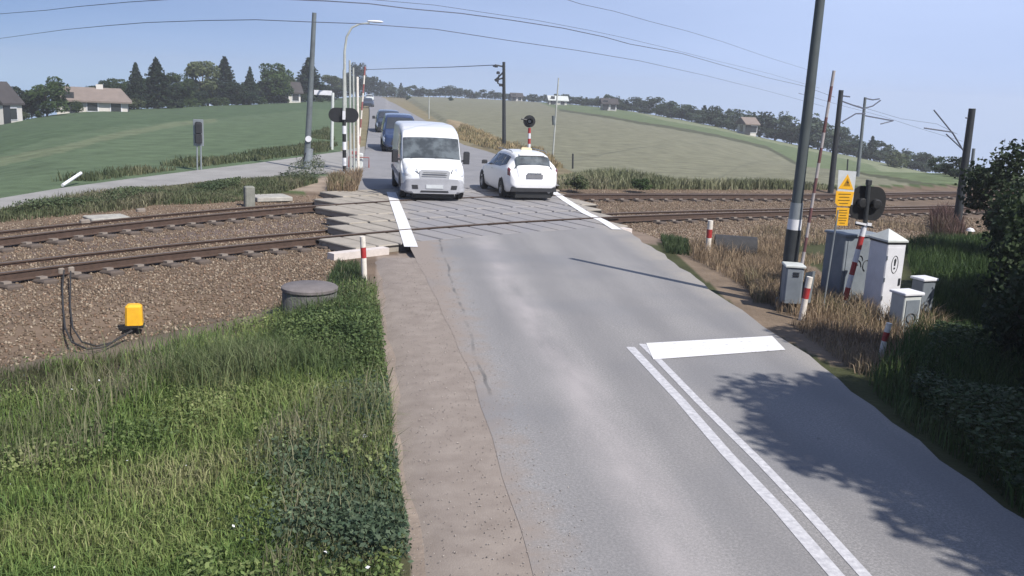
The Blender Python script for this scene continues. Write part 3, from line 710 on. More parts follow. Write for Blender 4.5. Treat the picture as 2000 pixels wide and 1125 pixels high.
vb.patch([(.98, 9.2), (1.42, 9.4), (1.42, 16.6), (.98, 16.8)], 0, nu=10, nv=16, off=.012).build('windscreen', M['vanglass'], van, smooth=True)
for sd in (1, -1):
    vb.patch([(1.12, 5.25), (2.1, 5.25), (2.1, 6.9), (1.62, 6.9)], sd, off=.010).build('side_window', M['glass'], van, smooth=True)
    hb = MB(); hb.lathe([(.001, -1), (.5, -.87), (.87, -.5), (1, 0), (.87, .5), (.5, .87), (.001, 1)], n=20); ho = hb.build('headlight', M['lamp'], van, smooth=True); ho.location = (sd*.76, .21, .84); ho.scale = (.15, .17, .17); ho.rotation_euler = (-.5, 0, sd*.5)
    mirror(van, sd*.97, 1.22, 1.27, sd, .40)
    for yy in (.95, 4.1): arch(van, sd*1.0, yy, .42, sd); wheel(van, sd*.90, yy, .345, .22, sd)
    vb.patch([(1.3, 3.1), (4.9, 3.1), (4.9, 3.6), (1.3, 3.6)], sd, off=.02, nu=4, nv=2).build('side_moulding', M['greyplastic'], van)
# silver grey bumper shell round the nose
bs = Body([(0, .26, .42, .70, .86, .97, .93, .08), (.5, .24, .42, .72, .93, .99, .95, .08), (.62, .24, .42, .66, .93, .99, .95, .06)], .62, lambda y: planf(.55, .80, .0001, 1, 5)(y)*1.012)
bo = bs.mesh().build('bumper', M['greyplastic'], van, smooth=True); bo.location = (0, -.05, -.02)
front_panel(van, 'radiator_grille', mat('silver_grille', (.36, .375, .40), .5, var=.07), [(-.44, .70), (.44, .70), (.48, .90), (.40, .955), (-.40, .955), (-.48, .90)], y=-.02, t=.05)
front_panel(van, 'number_plate', M['signwhite'], [(-.26, .40), (.26, .40), (.26, .51), (-.26, .51)], y=-.07)
for sd in (1, -1):
    front_panel(van, 'fog_lamp_recess', M['darkplastic'], [(sd*.50, .38), (sd*.68, .38), (sd*.70, .50), (sd*.52, .50)][::sd], y=-.062, t=.02)
front_panel(van, 'lower_intake', M['darkplastic'], [(-.44, .28), (.44, .28), (.42, .335), (-.42, .335)], y=-.062, t=.02)
for sd in (1, -1):
    vb.patch([(1.02, 1.5), (1.045, 1.5), (1.045, 6.9), (1.02, 6.9)], sd, off=.006, nu=1, nv=14).build('door_gap', M['black'], van)
    vb.patch([(2.15, 1.5), (2.17, 1.5), (2.17, 6.9), (2.15, 6.9)], sd, off=.006, nu=1, nv=14).build('door_gap', M['black'], van)
    front_panel(van, 'bonnet_gap', M['darkplastic'], [(sd*.46, .70), (sd*.475, .70), (sd*.56, .97), (sd*.545, .97)][::sd], y=.02, t=.05)
front_panel(van, 'grille_slot', M['darkplastic'], [(-.38, .80), (.38, .80), (.38, .815), (-.38, .815)], y=-.066, t=.01)
front_panel(van, 'grille_slot', M['darkplastic'], [(-.36, .87), (.36, .87), (.36, .885), (-.36, .885)], y=-.066, t=.01)
pb = MB(); pb.box((-.32, 1.18, 1.22), (.34, .12, .03), rz=.3); 
pb.build('dashboard_papers', M['signwhite'], van)
wp = MB()
for x0, x1 in ((-.62, -.05), (.12, .68)): wp.tube([(x0, .97, 1.235), (x0*.5+x1*.5, 1.01, 1.265), (x1, 1.03, 1.275)], .009, 5)
MB().tube([(-.66, .965, 1.24), (-.35, 1.0, 1.27), (-.05, 1.02, 1.285)], .01, 5).build('wiper', M['black'], van); MB().tube([(.1, .97, 1.25), (.4, 1.0, 1.27), (.68, .99, 1.255)], .01, 5).build('wiper', M['black'], van)
# -- white estate car seen from behind (its nose points away: built nose first then turned round)
CA = R_(180+9)
LC = 4.45
car = empty('estate_car', (4.66+.10, 29.15, 0), 0, 'white estate car driving away over the crossing beside the van', 'car', None)
cb = Body([(0, .24, .46, .62, .66, .82, .72, .08), (.18, .2, .5, .74, .8, .88, .78, .1), (.7, .19, .62, .90, .84, .89, .78, .14), (1.15, .18, .84, .98, .85, .89, .76, .1), (1.3, .18, .88, 1.04, .85, .89, .72, .08), (1.85, .18, .90, 1.36, .85, .89, .62, .10), (2.2, .18, .92, 1.46, .85, .89, .62, .13),
           (2.9, .18, .94, 1.48, .85, .89, .62, .13), (3.5, .19, .96, 1.46, .85, .89, .62, .13), (3.95, .22, .98, 1.40, .84, .885, .60, .12), (4.06, .24, .98, 1.36, .83, .88, .59, .11), (4.22, .27, .96, 1.13, .81, .87, .60, .10), (4.34, .30, .90, 1.0, .78, .86, .62, .1), (LC, .34, .62, .80, .72, .82, .66, .12)], LC, planf(.6, .72, .45, .80, LC), sm=1)
def flip(o): o.location = (0, LC, 0); o.rotation_euler = (0, 0, math.pi); return o
car_body = empty('x', (0, 0, 0)); bpy.data.objects.remove(car_body)
car.rotation_euler = (0, 0, R_(8.5)); car.scale = (.985, .93, 1.02)
def cpatch(name, m, *a, **k): return flip(cb.patch(*a, **k).build(name, m, car, smooth=True))
flip(cb.mesh().build('body', M['white'], car, smooth=True))
cpatch('rear_window', M['vanglass'], [(4.055, 7.9), (4.265, 6.5), (4.265, 19.5), (4.055, 18.1)], 0, nu=6, nv=18, off=.012)
cpatch('windscreen', M['glass'], [(1.33, 7.6), (1.8, 7.8), (1.8, 18.2), (1.33, 18.4)], 0, nu=8, nv=18, off=.012)
for sd in (1, -1):
    cpatch('front_side_window', M['glass'], [(1.45, 5.2), (2.42, 5.2), (2.42, 7.1), (1.86, 7.1)], sd, off=.010)
    cpatch('rear_side_window', M['glass'], [(2.48, 5.2), (3.3, 5.2), (3.22, 7.1), (2.48, 7.1)], sd, off=.010)
    cpatch('quarter_window', M['glass'], [(3.36, 5.3), (3.88, 5.9), (3.7, 7.0), (3.28, 7.1)], sd, off=.010)
    cpatch('tail_lamp', M['redlamp'], [(4.20, 4.3), (4.34, 4.4), (4.28, 5.7), (4.14, 5.5)], sd, off=.014)
    cpatch('headlight', M['lamp'], [(.12, 4.6), (.6, 4.8), (.6, 5.6), (.16, 6.2)], sd, off=.012)
    cpatch('door_handle', M['cabtop'], [(2.2, 4.65), (2.38, 4.65), (2.38, 4.8), (2.2, 4.8)], sd, off=.025, nu=3, nv=2)
    for yy in (.83, 3.52):
        w0 = len(car.children)
        arch(car, sd*.885, LC-yy, .36, sd); wheel(car, sd*.80, LC-yy, .315, .21, sd)
    b = MB(); b.bbox((sd*.99, LC-1.55, .99), (.2, .1, .13), .03); b.build('wing_mirror', M['white'] if sd > 0 else M['darkplastic'], car, smooth=True)
    b = MB(); b.tube([(sd*.6, LC-1.95, 1.47), (sd*.6, LC-2.1, 1.51), (sd*.6, LC-3.6, 1.505), (sd*.6, LC-3.75, 1.455)], .014, 6); b.build('roof_rail', M['steel'], car)
b = MB(); 
bsx = [(-.78, .28), (.78, .28), (.74, .43), (.60, .40), (-.60, .40), (-.74, .43)]
b.prism(bsx, (0, -.03, 0), (1, 0, 0), (0, 0, 1), (0, 1, 0), .16); b.build('rear_valance', M['darkplastic'], car)
b = MB(); b.prism([(-.28, .70), (.28, .70), (.28, .83), (-.28, .83)], (0, -.028, 0), (1, 0, 0), (0, 0, 1), (0, 1, 0), .05); b.build('number_plate', mat('plate_grey', (.16, .165, .18), .6, var=.2), car)
b = MB(); b.box((0, -.012, .865), (.5, .03, .03)); b.build('boot_handle', M['steel'], car)
b = MB(); b.cyl((.52, .0, .27), (.52, .14, .29), .04, n=12); b.build('exhaust_pipe', M['rim'], car)
b = MB(); b.box((0, LC-4.02, 1.40), (.9, .16, .03)); b.build('roof_spoiler', M['white'], car)
b = MB(); b.bbox((.12, LC-2.9, 1.53), (.40, .14, .09), .02, taper=.9); b.build('roof_lamp', M['creamy'], car)
b = MB(); b.prism([(-.62, 0), (.62, 0), (.58, .3), (-.58, .3)], (0, .05, .08), (1, 0, 0), (0, 0, 1), (0, 1, 0), 3.9); b.build('underbody', M['black'], car)
b = MB(); b.prism([(-.66, 0), (.66, 0), (.62, .3), (-.62, .3)], (0, .15, .08), (1, 0, 0), (0, 0, 1), (0, 1, 0), 4.4); b.build('underbody', M['black'], van)
# -- blue people carrier and the darker car queueing behind it
def follower(px, py, m, lab, k=1.0, name='people_carrier', cat='minivan', H=1.0):
    g = G(px, py); r = empty(name, (g[0]+.97*k, g[1], 0), R_(1.5), lab, cat)
    L0 = 4.7
    B = Body([(0, .28, .55, .74, .8, .9, .84, .1), (.15, .24, .6, .88, .84, .94, .86, .12), (.7, .24, .8, 1.02, .86, .95, .86, .14), (1.0, .24, .95, 1.12, .88, .95, .84, .1), (1.75, .24, 1.02, 1.80*H, .88, .95, .76, .12), (2.1, .24, 1.04, 1.90*H, .88, .95, .77, .16), (4.4, .24, 1.05, 1.92*H, .88, .95, .77, .16), (L0, .3, 1.0, 1.8*H, .86, .93, .75, .14)], L0, planf(.5, .78, .1, .95, L0))
    B.mesh().build('body', m, r, smooth=True)
    B.patch([(1.06, 10.4), (1.7, 10.2), (1.7, 15.8), (1.06, 15.6)], 0, nu=8, nv=14, off=.012).build('windscreen', M['glass'], r, smooth=True)
    for sd in (1, -1):
        B.patch([(1.3, 5.2), (2.5, 5.2), (2.5, 6.95), (1.8, 6.95)], sd, off=.01).build('side_window', M['glass'], r, smooth=True)
        B.patch([(2.6, 5.2), (4.3, 5.2), (4.3, 6.95), (2.6, 6.95)], sd, off=.01).build('side_window', M['glass'], r, smooth=True)
        B.patch([(.08, 4.6), (.42, 4.8), (.45, 6.6), (.14, 6.8)], sd, off=.012).build('headlight', M['lamp'], r, smooth=True)
        mirror(r, sd*.95, 1.35, 1.15, sd, .22)
        for yy in (.9, 3.8): arch(r, sd*.952, yy, .4, sd); wheel(r, sd*.86, yy, .33, .22, sd)
    front_panel(r, 'radiator_grille', M['darkplastic'], [(-.5, .42), (.5, .42), (.46, .66), (-.46, .66)], y=-.02)
    front_panel(r, 'number_plate', M['signwhite'], [(-.26, .33), (.26, .33), (.26, .44), (-.26, .44)], y=-.03)
    b = MB(); b.prism([(-.66, 0), (.66, 0), (.62, .3), (-.62, .3)], (0, .15, .08), (1, 0, 0), (0, 0, 1), (0, 1, 0), 4.2); b.build('underbody', M['black'], r)
    return r
follower(746, 297, M['blue'], 'dark blue minivan queueing close behind the white van')
follower(734, 262, M['darkcar'], 'black car following the blue minivan along the road', 1, 'parked_car'.replace('parked', 'following'), 'car', .86)
# -- two tiny cars far up the road
def tiny(px, py, m, lab):
    g = hit(px, py); r = empty('distant_car', (g[0], g[1], g[2]+.06), R_(2), lab, 'car', 'cars far up the road')
    B = Body([(0, .24, .5, .66, .74, .82, .76, .1), (.9, .2, .8, .95, .84, .88, .78, .1), (1.7, .2, .9, 1.38, .84, .88, .64, .12), (3.2, .2, .92, 1.42, .84, .88, .64, .12), (4.2, .26, .86, 1.0, .8, .85, .68, .1)], 4.2, planf(.4, .8, .3, .85, 4.2), n=30)
    B.mesh(.3).build('body', m, r, smooth=True); B.patch([(1.0, 9), (1.6, 9), (1.6, 17), (1.0, 17)], 0, off=.015, nv=6).build('windscreen', M['glass'], r)
    for sd in (1, -1):
        for yy in (.8, 3.3): wheel(r, sd*.80, yy, .31, .2, sd)
tiny(719, 211, M['darkcar'], 'small dark car far up the road on the left lane')
tiny(722, 199, M['cabtop'], 'tiny pale car farthest up the road near the trees')
g = hit(412, 206); pc = empty('parked_car', (g[0], g[1], g[2]), R_(70), 'white car parked under the dark trees beyond the green field', 'car')
B = Body([(0, .24, .5, .66, .74, .82, .76, .1), (.9, .2, .8, .95, .84, .88, .78, .1), (1.7, .2, .9, 1.5, .84, .88, .64, .12), (3.2, .2, .92, 1.52, .84, .88, .64, .12), (4.2, .26, .86, 1.0, .8, .85, .68, .1)], 4.2, planf(.4, .8, .3, .85, 4.2), n=30)
B.mesh(.3).build('body', M['white'], pc, smooth=True)
for sd in (1, -1):
    B.patch([(1.3, 5.2), (3.4, 5.2), (3.2, 7), (1.8, 7)], sd, off=.02).build('side_window', M['glass'], pc)
    for yy in (.8, 3.3): wheel(pc, sd*.80, yy, .31, .2, sd)
# ---------------------------------------------------------------- poles
def pole(name, b, t, r0, r1, m, label, cat, group=None, z=None, n=14, mesh_name='shaft'):
    p0 = Vector(b) if len(b) == 3 else Vector(hit(*b)); p1 = AtY(*t, p0.y) if len(t) == 2 else Vector(t)
    r = empty(name, p0, 0, label, cat, group); MB().cyl((0, 0, -.3), p1-p0, r0, r1, n).build(mesh_name, m, r, smooth=True)
    return r, p0, p1
M['mastgrey'] = mat('mast_grey', (.065, .08, .085), .6, var=.2, scale=2)
# big mast to the right of the road, leaving the top of the frame
r, p0, p1 = pole('lighting_mast', (6.95, 14.75, -.1), (1609, -60), .105, .075, M['mastgrey'], 'tall thick grey mast right of the road beside the grey equipment box', 'mast')
d = (p1-p0); L0 = d.length; d = d.normalized()
def along(z): return d*(z/d.z)
zb_ = AtY(1552, 430, p0.y).z-p0.z
MB().cyl(along(zb_-.16), along(zb_+.02), .118, .116, 18).build('white_band', M['cabwhite'], r, smooth=True)
MB().cyl(along(-.2), along(zb_-.16), .135, .125, 18).build('lower_sleeve', M['darkpole'], r, smooth=True)
MB().cyl(along(zb_+.02), along(zb_+.3), .112, .104, 18).build('collar', M['steel'], r, smooth=True)
MB().cyl(along(.05), along(.2), .19, .17, 18).build('base_flange', M['steel'], r, smooth=True)
# mast right of tracks (dark) with cantilevers
def arms(r, p0, L_list, m, rad=.025):
    for pts in L_list:
        MB().tube([AtY(x, y, p0.y)-p0 for x, y in pts], rad, 5).build('cantilever_arm', m, r)
r, p0, p1 = pole('catenary_mast', (1867, 455), (1899, 212), .13, .10, M['darkpole'], 'dark steel catenary mast nearest the trees at right, lattice strut slanting left', 'catenary mast', 'catenary masts along the railway')
arms(r, p0, [[(1885, 300), (1862, 262), (1824, 215)], [(1885, 300), (1860, 258), (1805, 250)], [(1880, 292), (1848, 262)], [(1898, 232), (1886, 230)]], M['wire'], .022)
r, p0, p1 = pole('catenary_mast', (1622, 378), (1643, 176), .13, .10, M['darkpole'], 'black catenary mast standing just right of the raised barrier arm', 'catenary mast', 'catenary masts along the railway')
arms(r, p0, [[(1641, 240), (1655, 232), (1672, 222), (1690, 222)], [(1644, 187), (1660, 189)], [(1643, 197), (1665, 205), (1690, 213)]], M['wire'], .03)
r, p0, p1 = pole('catenary_mast', (1675, 345), (1690, 190), .10, .07, M['greypole'], 'slim grey catenary mast with forked arms far right of centre', 'catenary mast', 'catenary masts along the railway')
arms(r, p0, [[(1687, 212), (1705, 207), (1720, 196)], [(1690, 192), (1705, 195), (1718, 193)], [(1687, 212), (1675, 207)], [(1690, 226), (1745, 236), (1720, 242)]], M['wire'], .035)
for (b, t, lab) in (((1893, 372), (1902, 290), 'small pale mast close behind the dark mast at right'), ((1941, 383), (1947, 308), 'small distant mast against the dark shrubs at far right'), ((1577, 262), (1580, 222), 'tiny mast showing above the far tree line')):
    if lab.startswith('tiny'): continue
    r, p0, p1 = pole('catenary_mast', b, t, .09, .07, M['greypole'], lab, 'catenary mast', 'catenary masts along the railway')
    arms(r, p0, [[(t[0]-2, t[1]+22), (t[0]-20, t[1]+30)]], M['wire'], .03)
r, p0, p1 = pole('telegraph_pole', (985, 288), (984, 121), .125, .09, M['darkpole'], 'dark wooden pole with insulator brackets standing behind the white car', 'utility pole')
arms(r, p0, [[(984, 130), (967, 127), (963, 130)], [(984, 140), (972, 152), (966, 157)], [(984, 152), (970, 156)], [(984, 170), (972, 162), (975, 146)]], M['darkpole'], .05)
for x, y in ((969, 129), (973, 142), (971, 157), (978, 166)):
    MB().bbox(AtY(x, y, p0.y)-p0, (.2, .16, .17), .04).build('insulator', M['darkplastic'], r)
r, p0, p1 = pole('slim_post', (1079, 310), (1091, 152), .05, .035, M['palepole'], 'slim pale post right of the white car, reaching above the horizon', 'post')
MB().cyl(AtY(1082, 244, p0.y)-p0, AtY(1081, 226, p0.y)-p0, .09, .09, 10).build('grey_fitting', M['greypole'], r)
r, p0, p1 = pole('field_post', (838, 232), (838, 188), .07, .05, M['palepole'], 'short thin post in the field above the van roof', 'post')
# left pole with white disc
r, p0, p1 = pole('concrete_pole', (598, 332), (614, 25), .13, .085, M['greypole'], 'tall grey pole left of the far signals with a round white marker', 'utility pole')
q = AtY(603, 271, p0.y)-p0
MB().cyl(q+Vector((0, -.18, 0)), q+Vector((0, -.12, 0)), .12, .12, 20).build('round_marker', M['cabwhite'], r)
MB().tube([AtY(612, 290, p0.y)-p0, AtY(596, 300, p0.y)-p0+Vector((0, -.1, 0)), AtY(592, 335, p0.y)-p0], .05, 6).build('cable_duct', M['darkpole'], r)
MB().cyl(AtY(604, 290, p0.y)-p0, (0, 0, -.2), .16, .19, 14).build('lower_sleeve', M['steel'], r, smooth=True)
# street lamp with swan neck
g = hit(676, 300); p0 = Vector(g); r = empty('street_lamp', p0, 0, 'tall thin street lamp with a curved arm and pale head, far left of the road', 'street lamp')
MB().tube([(0, 0, -.2)]+[AtY(x, y, p0.y)-p0 for x, y in ((675, 220), (673, 130), (673, 100), (677, 72), (687, 54), (702, 47), (722, 45))], .075, 8, r1=.04).build('pole', M['palepole'], r, smooth=True)
q = AtY(733, 42, p0.y)-p0; b = MB(); b.lathe([(0, -.42), (.09, -.36), (.15, 0), (.12, .3), (0, .42)], n=14, axis='X'); o = b.build('lamp_head', M['cabwhite'], r, smooth=True); o.location = q; o.scale = (1, .8, .45)
# white bar sign frame
g = hit(648, 292); p0 = Vector(g); r = empty('sign_frame', p0, 0, 'white right-angled sign post with a horizontal bar reaching left', 'sign')
MB().cyl((0, 0, -.2), AtY(650, 181, p0.y)-p0, .09, .08, 10).build('post', M['cabtop'], r)
q = AtY(631, 181, p0.y)-p0; MB().box(q, (.92, .1, .24)).build('sign_bar', M['cabwhite'], r)
q = AtY(631, 189, p0.y)-p0; MB().box(q, (.85, .08, .08)).build('bar_shadow_strip', M['darkpole'], r)  # dark strip modelled as the shade under the white bar
# far left signal group ------------------------------------------------
def striped(root, p0, p1, rad, n, ma, mb, name='striped_post', seg=14, first=0):
    p0 = Vector(p0); p1 = Vector(p1)
    b = MB(); fm = []
    for k in range(n):
        nf = len(b.f); b.cyl(lerp(p0, p1, k/n), lerp(p0, p1, (k+1)/n), rad, rad, seg, cap=(k in (0, n-1))); fm += [(k+first) % 2]*(len(b.f)-nf)
    return b.build(name, None, root, mats=[ma, mb], fm=fm, smooth=False)
p0 = Vector(G(673, 334)); r = empty('crossing_signal', p0, 0, 'black oval signal board on a striped post, far left side of the crossing', 'railway signal')
striped(r, (0, 0, -.1), AtY(672, 230, p0.y)-p0, .075, 7, M['black'], M['cabwhite'])
MB().cyl(AtY(672, 230, p0.y)-p0, AtY(672, 136, p0.y)-p0, .065, .055, 12).build('upper_post', M['palepole'], r, smooth=True)
q = AtY(671, 225, p0.y)-p0; b = MB(); pts = []
for k in range(24):
    a = 2*math.pi*k/24; pts.append((.30*(1 if math.cos(a) > 0 else -1)+.29*math.cos(a), .29*math.sin(a)))
b.prism(pts, q+Vector((0, .1, 0)), (1, 0, 0), (0, 0, 1), (0, -1, 0), .06); b.build('backboard', M['black'], r)
for sx_ in (-.3, .3):
    MB().lathe([(.0, .0), (.14, 0), (.17, .05), (.17, .3), (.16, .3), (.15, .06)], c=q+Vector((sx_, .1, 0)), n=18, axis='Y').build('signal_lamp', M['black'], r)
MB().box(q+Vector((0.02, -.12, .0)), (.11, .06, .33)).build('white_plate', M['cabwhite'], r)
for px, top, rad, m, lab in ((683, 118, .05, 'palepole', 'thin white mast immediately right of the oval signal board'), (690, 132, .045, 'palepole', 'second thin white mast by the far barrier, shorter than its neighbour'), (698, 150, .06, 'postwhite', 'third pale mast, thickest and shortest, beside the far barrier')):
    pole('thin_mast', G(px+2, 331), (px, top), rad, rad*.8, M[m], lab, 'mast')
M['fadedred'] = mat('faded_red', (.27, .10, .095), .6, var=.2)
p0 = Vector(G(701, 326)); r = empty('barrier', p0, 0, 'raised red and white barrier arm on the far left of the crossing', 'barrier', 'raised level crossing barriers')
q0 = AtY(699, 316, p0.y)-p0; q1 = AtY(713, 130, p0.y)-p0
striped(r, q0, q1, .036, 11, M['fadedred'], M['postwhite'], 'barrier_arm')
MB().bbox((0, .05, .28), (.34, .34, .6), .04).build('drive_housing', M['cabtop'], r)
MB().box(q0+Vector((-.05, 0, -.3)), (.14, .12, .5)).build('counterweight', M['darkpole'], r)
b = MB(); b.bbox((0, 0, .5), (.4, .12, .14), .03); o = b.build('red_white_guard', M['fadedred'], r); o.location = (-.2, -.15, .1)
MB().tube([(-.42, -.2, 0), (-.42, -.2, .42), (.42, -.2, .42), (.42, -.2, 0)], .03, 6).build('guard_rail', M['fadedred'], r)
# concrete curb block in the shade left of the van, small things by the far left
# right far signal behind car
p0 = Vector(G(1033, 318)); r = empty('crossing_signal', p0, 0, 'round black signal on a red and white post behind the white car', 'railway signal')
striped(r, (0, 0, -.1), AtY(1034, 250, p0.y)-p0, .07, 7, M['red'], M['cabwhite'])
q = AtY(1034, 237, p0.y)-p0
MB().lathe([(0, 0), (.30, 0), (.30, .05), (0, .05)], c=q, n=28, axis='Y').build('backboard', M['black'], r)
MB().lathe([(.0, .0), (.13, 0), (.16, -.05), (.16, -.25), (.15, -.25), (.13, -.04)], c=q, n=18, axis='Y').build('signal_lamp', M['black'], r)
MB().lathe([(.0, -.06), (.06, -.055), (.08, -.03)], c=q, n=14, axis='Y').build('lens', M['cabtop'], r)
MB().tube([q+Vector((-.1, 0, .05)), q+Vector((-.42, -.05, .1))], .04, 6).build('side_bracket', M['black'], r)
# double post dwarf signal in the field
p0 = Vector(hit(389, 334)); r = empty('dwarf_signal', p0, 0, 'grey twin-plate signal on a double post at the edge of the side road', 'railway signal')
for dx in (-.07, .07): MB().cyl((dx, 0, -.2), AtY(388, 246, p0.y)-p0+Vector((dx, 0, 0)), .03, .03, 8).build('post', M['steel'], r)
for y0, h in ((249, .42), (270, .38)):
    q = AtY(388, y0, p0.y)-p0; MB().bbox(q+Vector((0, -.05, 0)), (.26, .14, h), .05).build('lamp_case', M['darkplastic'], r)
q = AtY(387, 259, p0.y)-p0; MB().bbox(q+Vector((0, .05, 0)), (.38, .05, 1.0), .02).build('backplate', M['steel'], r)
# bollards
def bollard(b, t, lab, ns=5, rad=.06, lean=True, seq=(0, 1, 0), z=None):
    p0 = Vector(G(*b, z if z is not None else -.06)); p1 = AtY(*t, p0.y-.02); r = empty('marker_post', p0, 0, lab, 'marker post', 'red and white marker posts beside the road')
    d = p1-p0; base = p0-p0
    fr = (0, .52, .76, 1)
    for k in range(3):
        nm = ('white_foot', 'red_band', 'white_cap')[k]; m = M['red'] if k == 1 else M['postwhite']
        a = d*fr[k]; c = d*fr[k+1]
        if k == 0: a = a-Vector((0, 0, .2))
        b_ = MB(); b_.cyl(a, c, rad*(1.02 if k == 1 else 1), rad*(1.02 if k == 1 else 1), 12); b_.build(nm, m, r, smooth=True)
    return r
bollard((713, 548), (708, 462), 'red and white marker post left of the road by the deck corner', rad=.05)
bollard((1381, 500), (1388, 431), 'red and white marker post right of the crossing beside the black culvert pipe', rad=.06)
bollard((1563, 628), (1582, 541), 'red and white marker post in dry grass in front of the grey equipment box', rad=.05)
bollard((1717, 703), (1737, 631), 'leaning red and white marker post nearest the camera in the dry grass', rad=.042)
# concrete wells / pipes
p0 = Vector(G(605, 622, -.22)); r = empty('concrete_well', p0, 0, 'dark round concrete well ring with a flat lid between ballast and grass', 'concrete well')
MB().lathe([(.0, -.2), (.43, -.2), (.42, .42), (.40, .45), (0, .45)], n=40).build('ring', M['oldconcrete'], r, smooth=True)
MB().lathe([(0, .452), (.42, .452), (.435, .47), (.435, .51), (.41, .53), (0, .545)], n=40).build('lid', M['concrete'] if False else mat('well_lid', (.15, .135, .135), .9, var=.25, scale=3, bump=.3, bscale=20), r, smooth=True)
M['pipe'] = mat('pipe_black', (.03, .03, .032), .8, var=.3)
p0 = Vector(G(1432, 500, -.1)); r = empty('culvert_pipe', p0, R_(-18), 'short dark culvert pipe half buried in the right bank', 'pipe')
b = MB(); b.lathe([(.30, -.45), (.36, -.45), (.36, .5), (.30, .5), (.30, -.44)], n=36, axis='X'); o = b.build('pipe_ring', M['pipe'], r, smooth=True); o.location = (0, 0, .12)
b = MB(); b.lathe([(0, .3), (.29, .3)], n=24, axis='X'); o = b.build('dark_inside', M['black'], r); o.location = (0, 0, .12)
# yellow track box with its cable loop
p0 = Vector(G(263, 642, -.24)); r = empty('track_box', p0, R_(8), 'bright yellow track equipment box standing on the brown ballast', 'equipment box')
MB().cyl((0, 0, -.2), (0, 0, .08), .04, .04, 8).build('stake', M['black'], r)
MB().bbox((0, 0, .22), (.24, .2, .30), .03, taper=.93).build('housing', M['yellow'], r, smooth=False)
MB().box((0.0, -.0, .05), (.26, .22, .03)).build('base_plate', M['black'], r)
cb_ = [(125, 528, -.08), (122, 560, -.17), (123, 600, -.2), (127, 640, -.2), (140, 668, -.22), (170, 682, -.24), (205, 678, -.24), (235, 658, -.24), (258, 646, -.2)]
P = [Vector(G(x, y, z+.04)) for x, y, z in cb_]
o = MB().tube([(p.x, p.y, max(p.z, TZ(p.x, p.y)+.03)) for p in P], .014, 6).build('track_cable', M['cable']); tag(o, 'thin dark cable looping over the ballast to the yellow box', 'cable')
P = [Vector(G(x, y, z+.05)) for x, y, z in [(138, 530, -.08), (137, 600, -.2), (142, 640, -.2), (160, 668, -.22), (188, 676, -.24), (222, 668, -.24), (254, 648, -.22)]]
o = MB().tube([(p.x, p.y, max(p.z, TZ(p.x, p.y)+.04)) for p in P], .012, 6).build('track_cable', M['cable']); tag(o, 'second cable inside the loop between the rail and the yellow box', 'cable')
p0 = Vector(G(128, 530, -.1)); r = empty('rail_contact', p0, R_(45), 'small pale rail clamp where the cable meets the near rail', 'rail clamp')
for dx in (-.09, .09): MB().bbox((dx, 0, .03), (.11, .12, .1), .02).build('clamp_block', M['fasten'], r)
for px, py, lab in ((166, 436, 'pale clamp on the far rail at left'), (275, 414, 'pale block on the far rail near the slab')):
    o = MB().bbox((0, 0, .05), (.22, .12, .08), .02).build('rail_clamp', M['fasten']); o.location = G(px, py); o.rotation_euler = (0, 0, .7); tag(o, lab, 'rail clamp')
def slab(px, py, sx_, sy_, h, rz, lab, m='concrete'):
    g = G(px, py, -.05); o = MB().bbox((0, 0, h/2), (sx_, sy_, h), .02).build('concrete_slab', M[m]); o.location = (g[0], g[1], TZ(g[0], g[1])); o.rotation_euler = (0, 0, rz); tag(o, lab, 'concrete slab')
slab(208, 416, .95, .7, .07, .6, 'flat concrete slab lying beside the far rail at left')
slab(528, 383, 1.1, .9, .12, .45, 'flat concrete slab lying in weeds beside the small white post')
o = MB().bbox((0, 0, .15), (.28, .25, .6), .03).build('kilometre_stone', mat('weathered_stone', (.2, .205, .18), .9, var=.2, scale=6)); o.location = G(487, 394, -.05); o.rotation_euler = (0, 0, .4); tag(o, 'small square concrete post in the weeds beyond the left tracks', 'stone post')
a = Vector(G(122, 362)); b_ = AtY(158, 338, a.y+1.2); o = MB().cyl((0, 0, 0), b_-a, .05, .05, 8).build('fallen_post', M['cabwhite']); o.location = a; tag(o, 'white stake leaning over at the left edge of the side road', 'stake')
# low dark curb left of van
# ---------------------------------------------------------------- right hand cabinets and signal
# big grey cabinet
def box_thing(name, px, py, sz, rz, lab, cat, m, top=None, z=-.1, door=True, lid=.04, over=.03):
    g = G(px, py, z); r = empty(name, (g[0], g[1], z), rz, lab, cat); x, y, h = sz
    MB().bbox((0, 0, h/2-.1), (x, y, h+.2), .012).build('housing', m, r)
    if top: MB().bbox((0, 0, h+lid/2+.002), (x+over*2, y+over*2, lid), .01).build('lid', top, r)
    if door:
        MB().box((0, -y/2-.006, h*.52), (x*.86, .012, h*.84)).build('door', m, r)
        MB().box((x*.32, -y/2-.02, h*.55), (.02, .03, .12)).build('handle', M['darkpole'], r)
    return r
CZ = -.1
def q3(px, py, Y): return AtY(px, py, Y)
g = G(1655, 560, CZ)
cg = box_thing('equipment_cabinet', 1652, 583, (.80, .55, 1.22), R_(12), 'large grey blue equipment cabinet behind the red and white signal post', 'cabinet', M['cabgrey'], M['cabgrey'], z=CZ)
gb = MB()
for k, (a0, x0, z0, rr) in enumerate(((0, -.1, .66, .1), (0, -.05, .78, .07), (0, .12, .68, .08))):
    gb.tube([(x0+rr*math.cos(t), -.294, z0+rr*1.3*math.sin(t)) for t in np.linspace(0, 4.4, 14)], .008, 4)
gb.build('scrawled_paint', M['darkpole'], cg)
gw = G(1716, 612, CZ); cw = empty('tall_cabinet', (gw[0], gw[1], CZ), R_(6), 'tall white cabinet with a pointed roof cap and an oval emblem', 'cabinet')
CH = 1.27
MB().bbox((0, 0, CH/2-.1), (.36, .5, CH+.2), .012).build('housing', M['cabwhite'], cw)
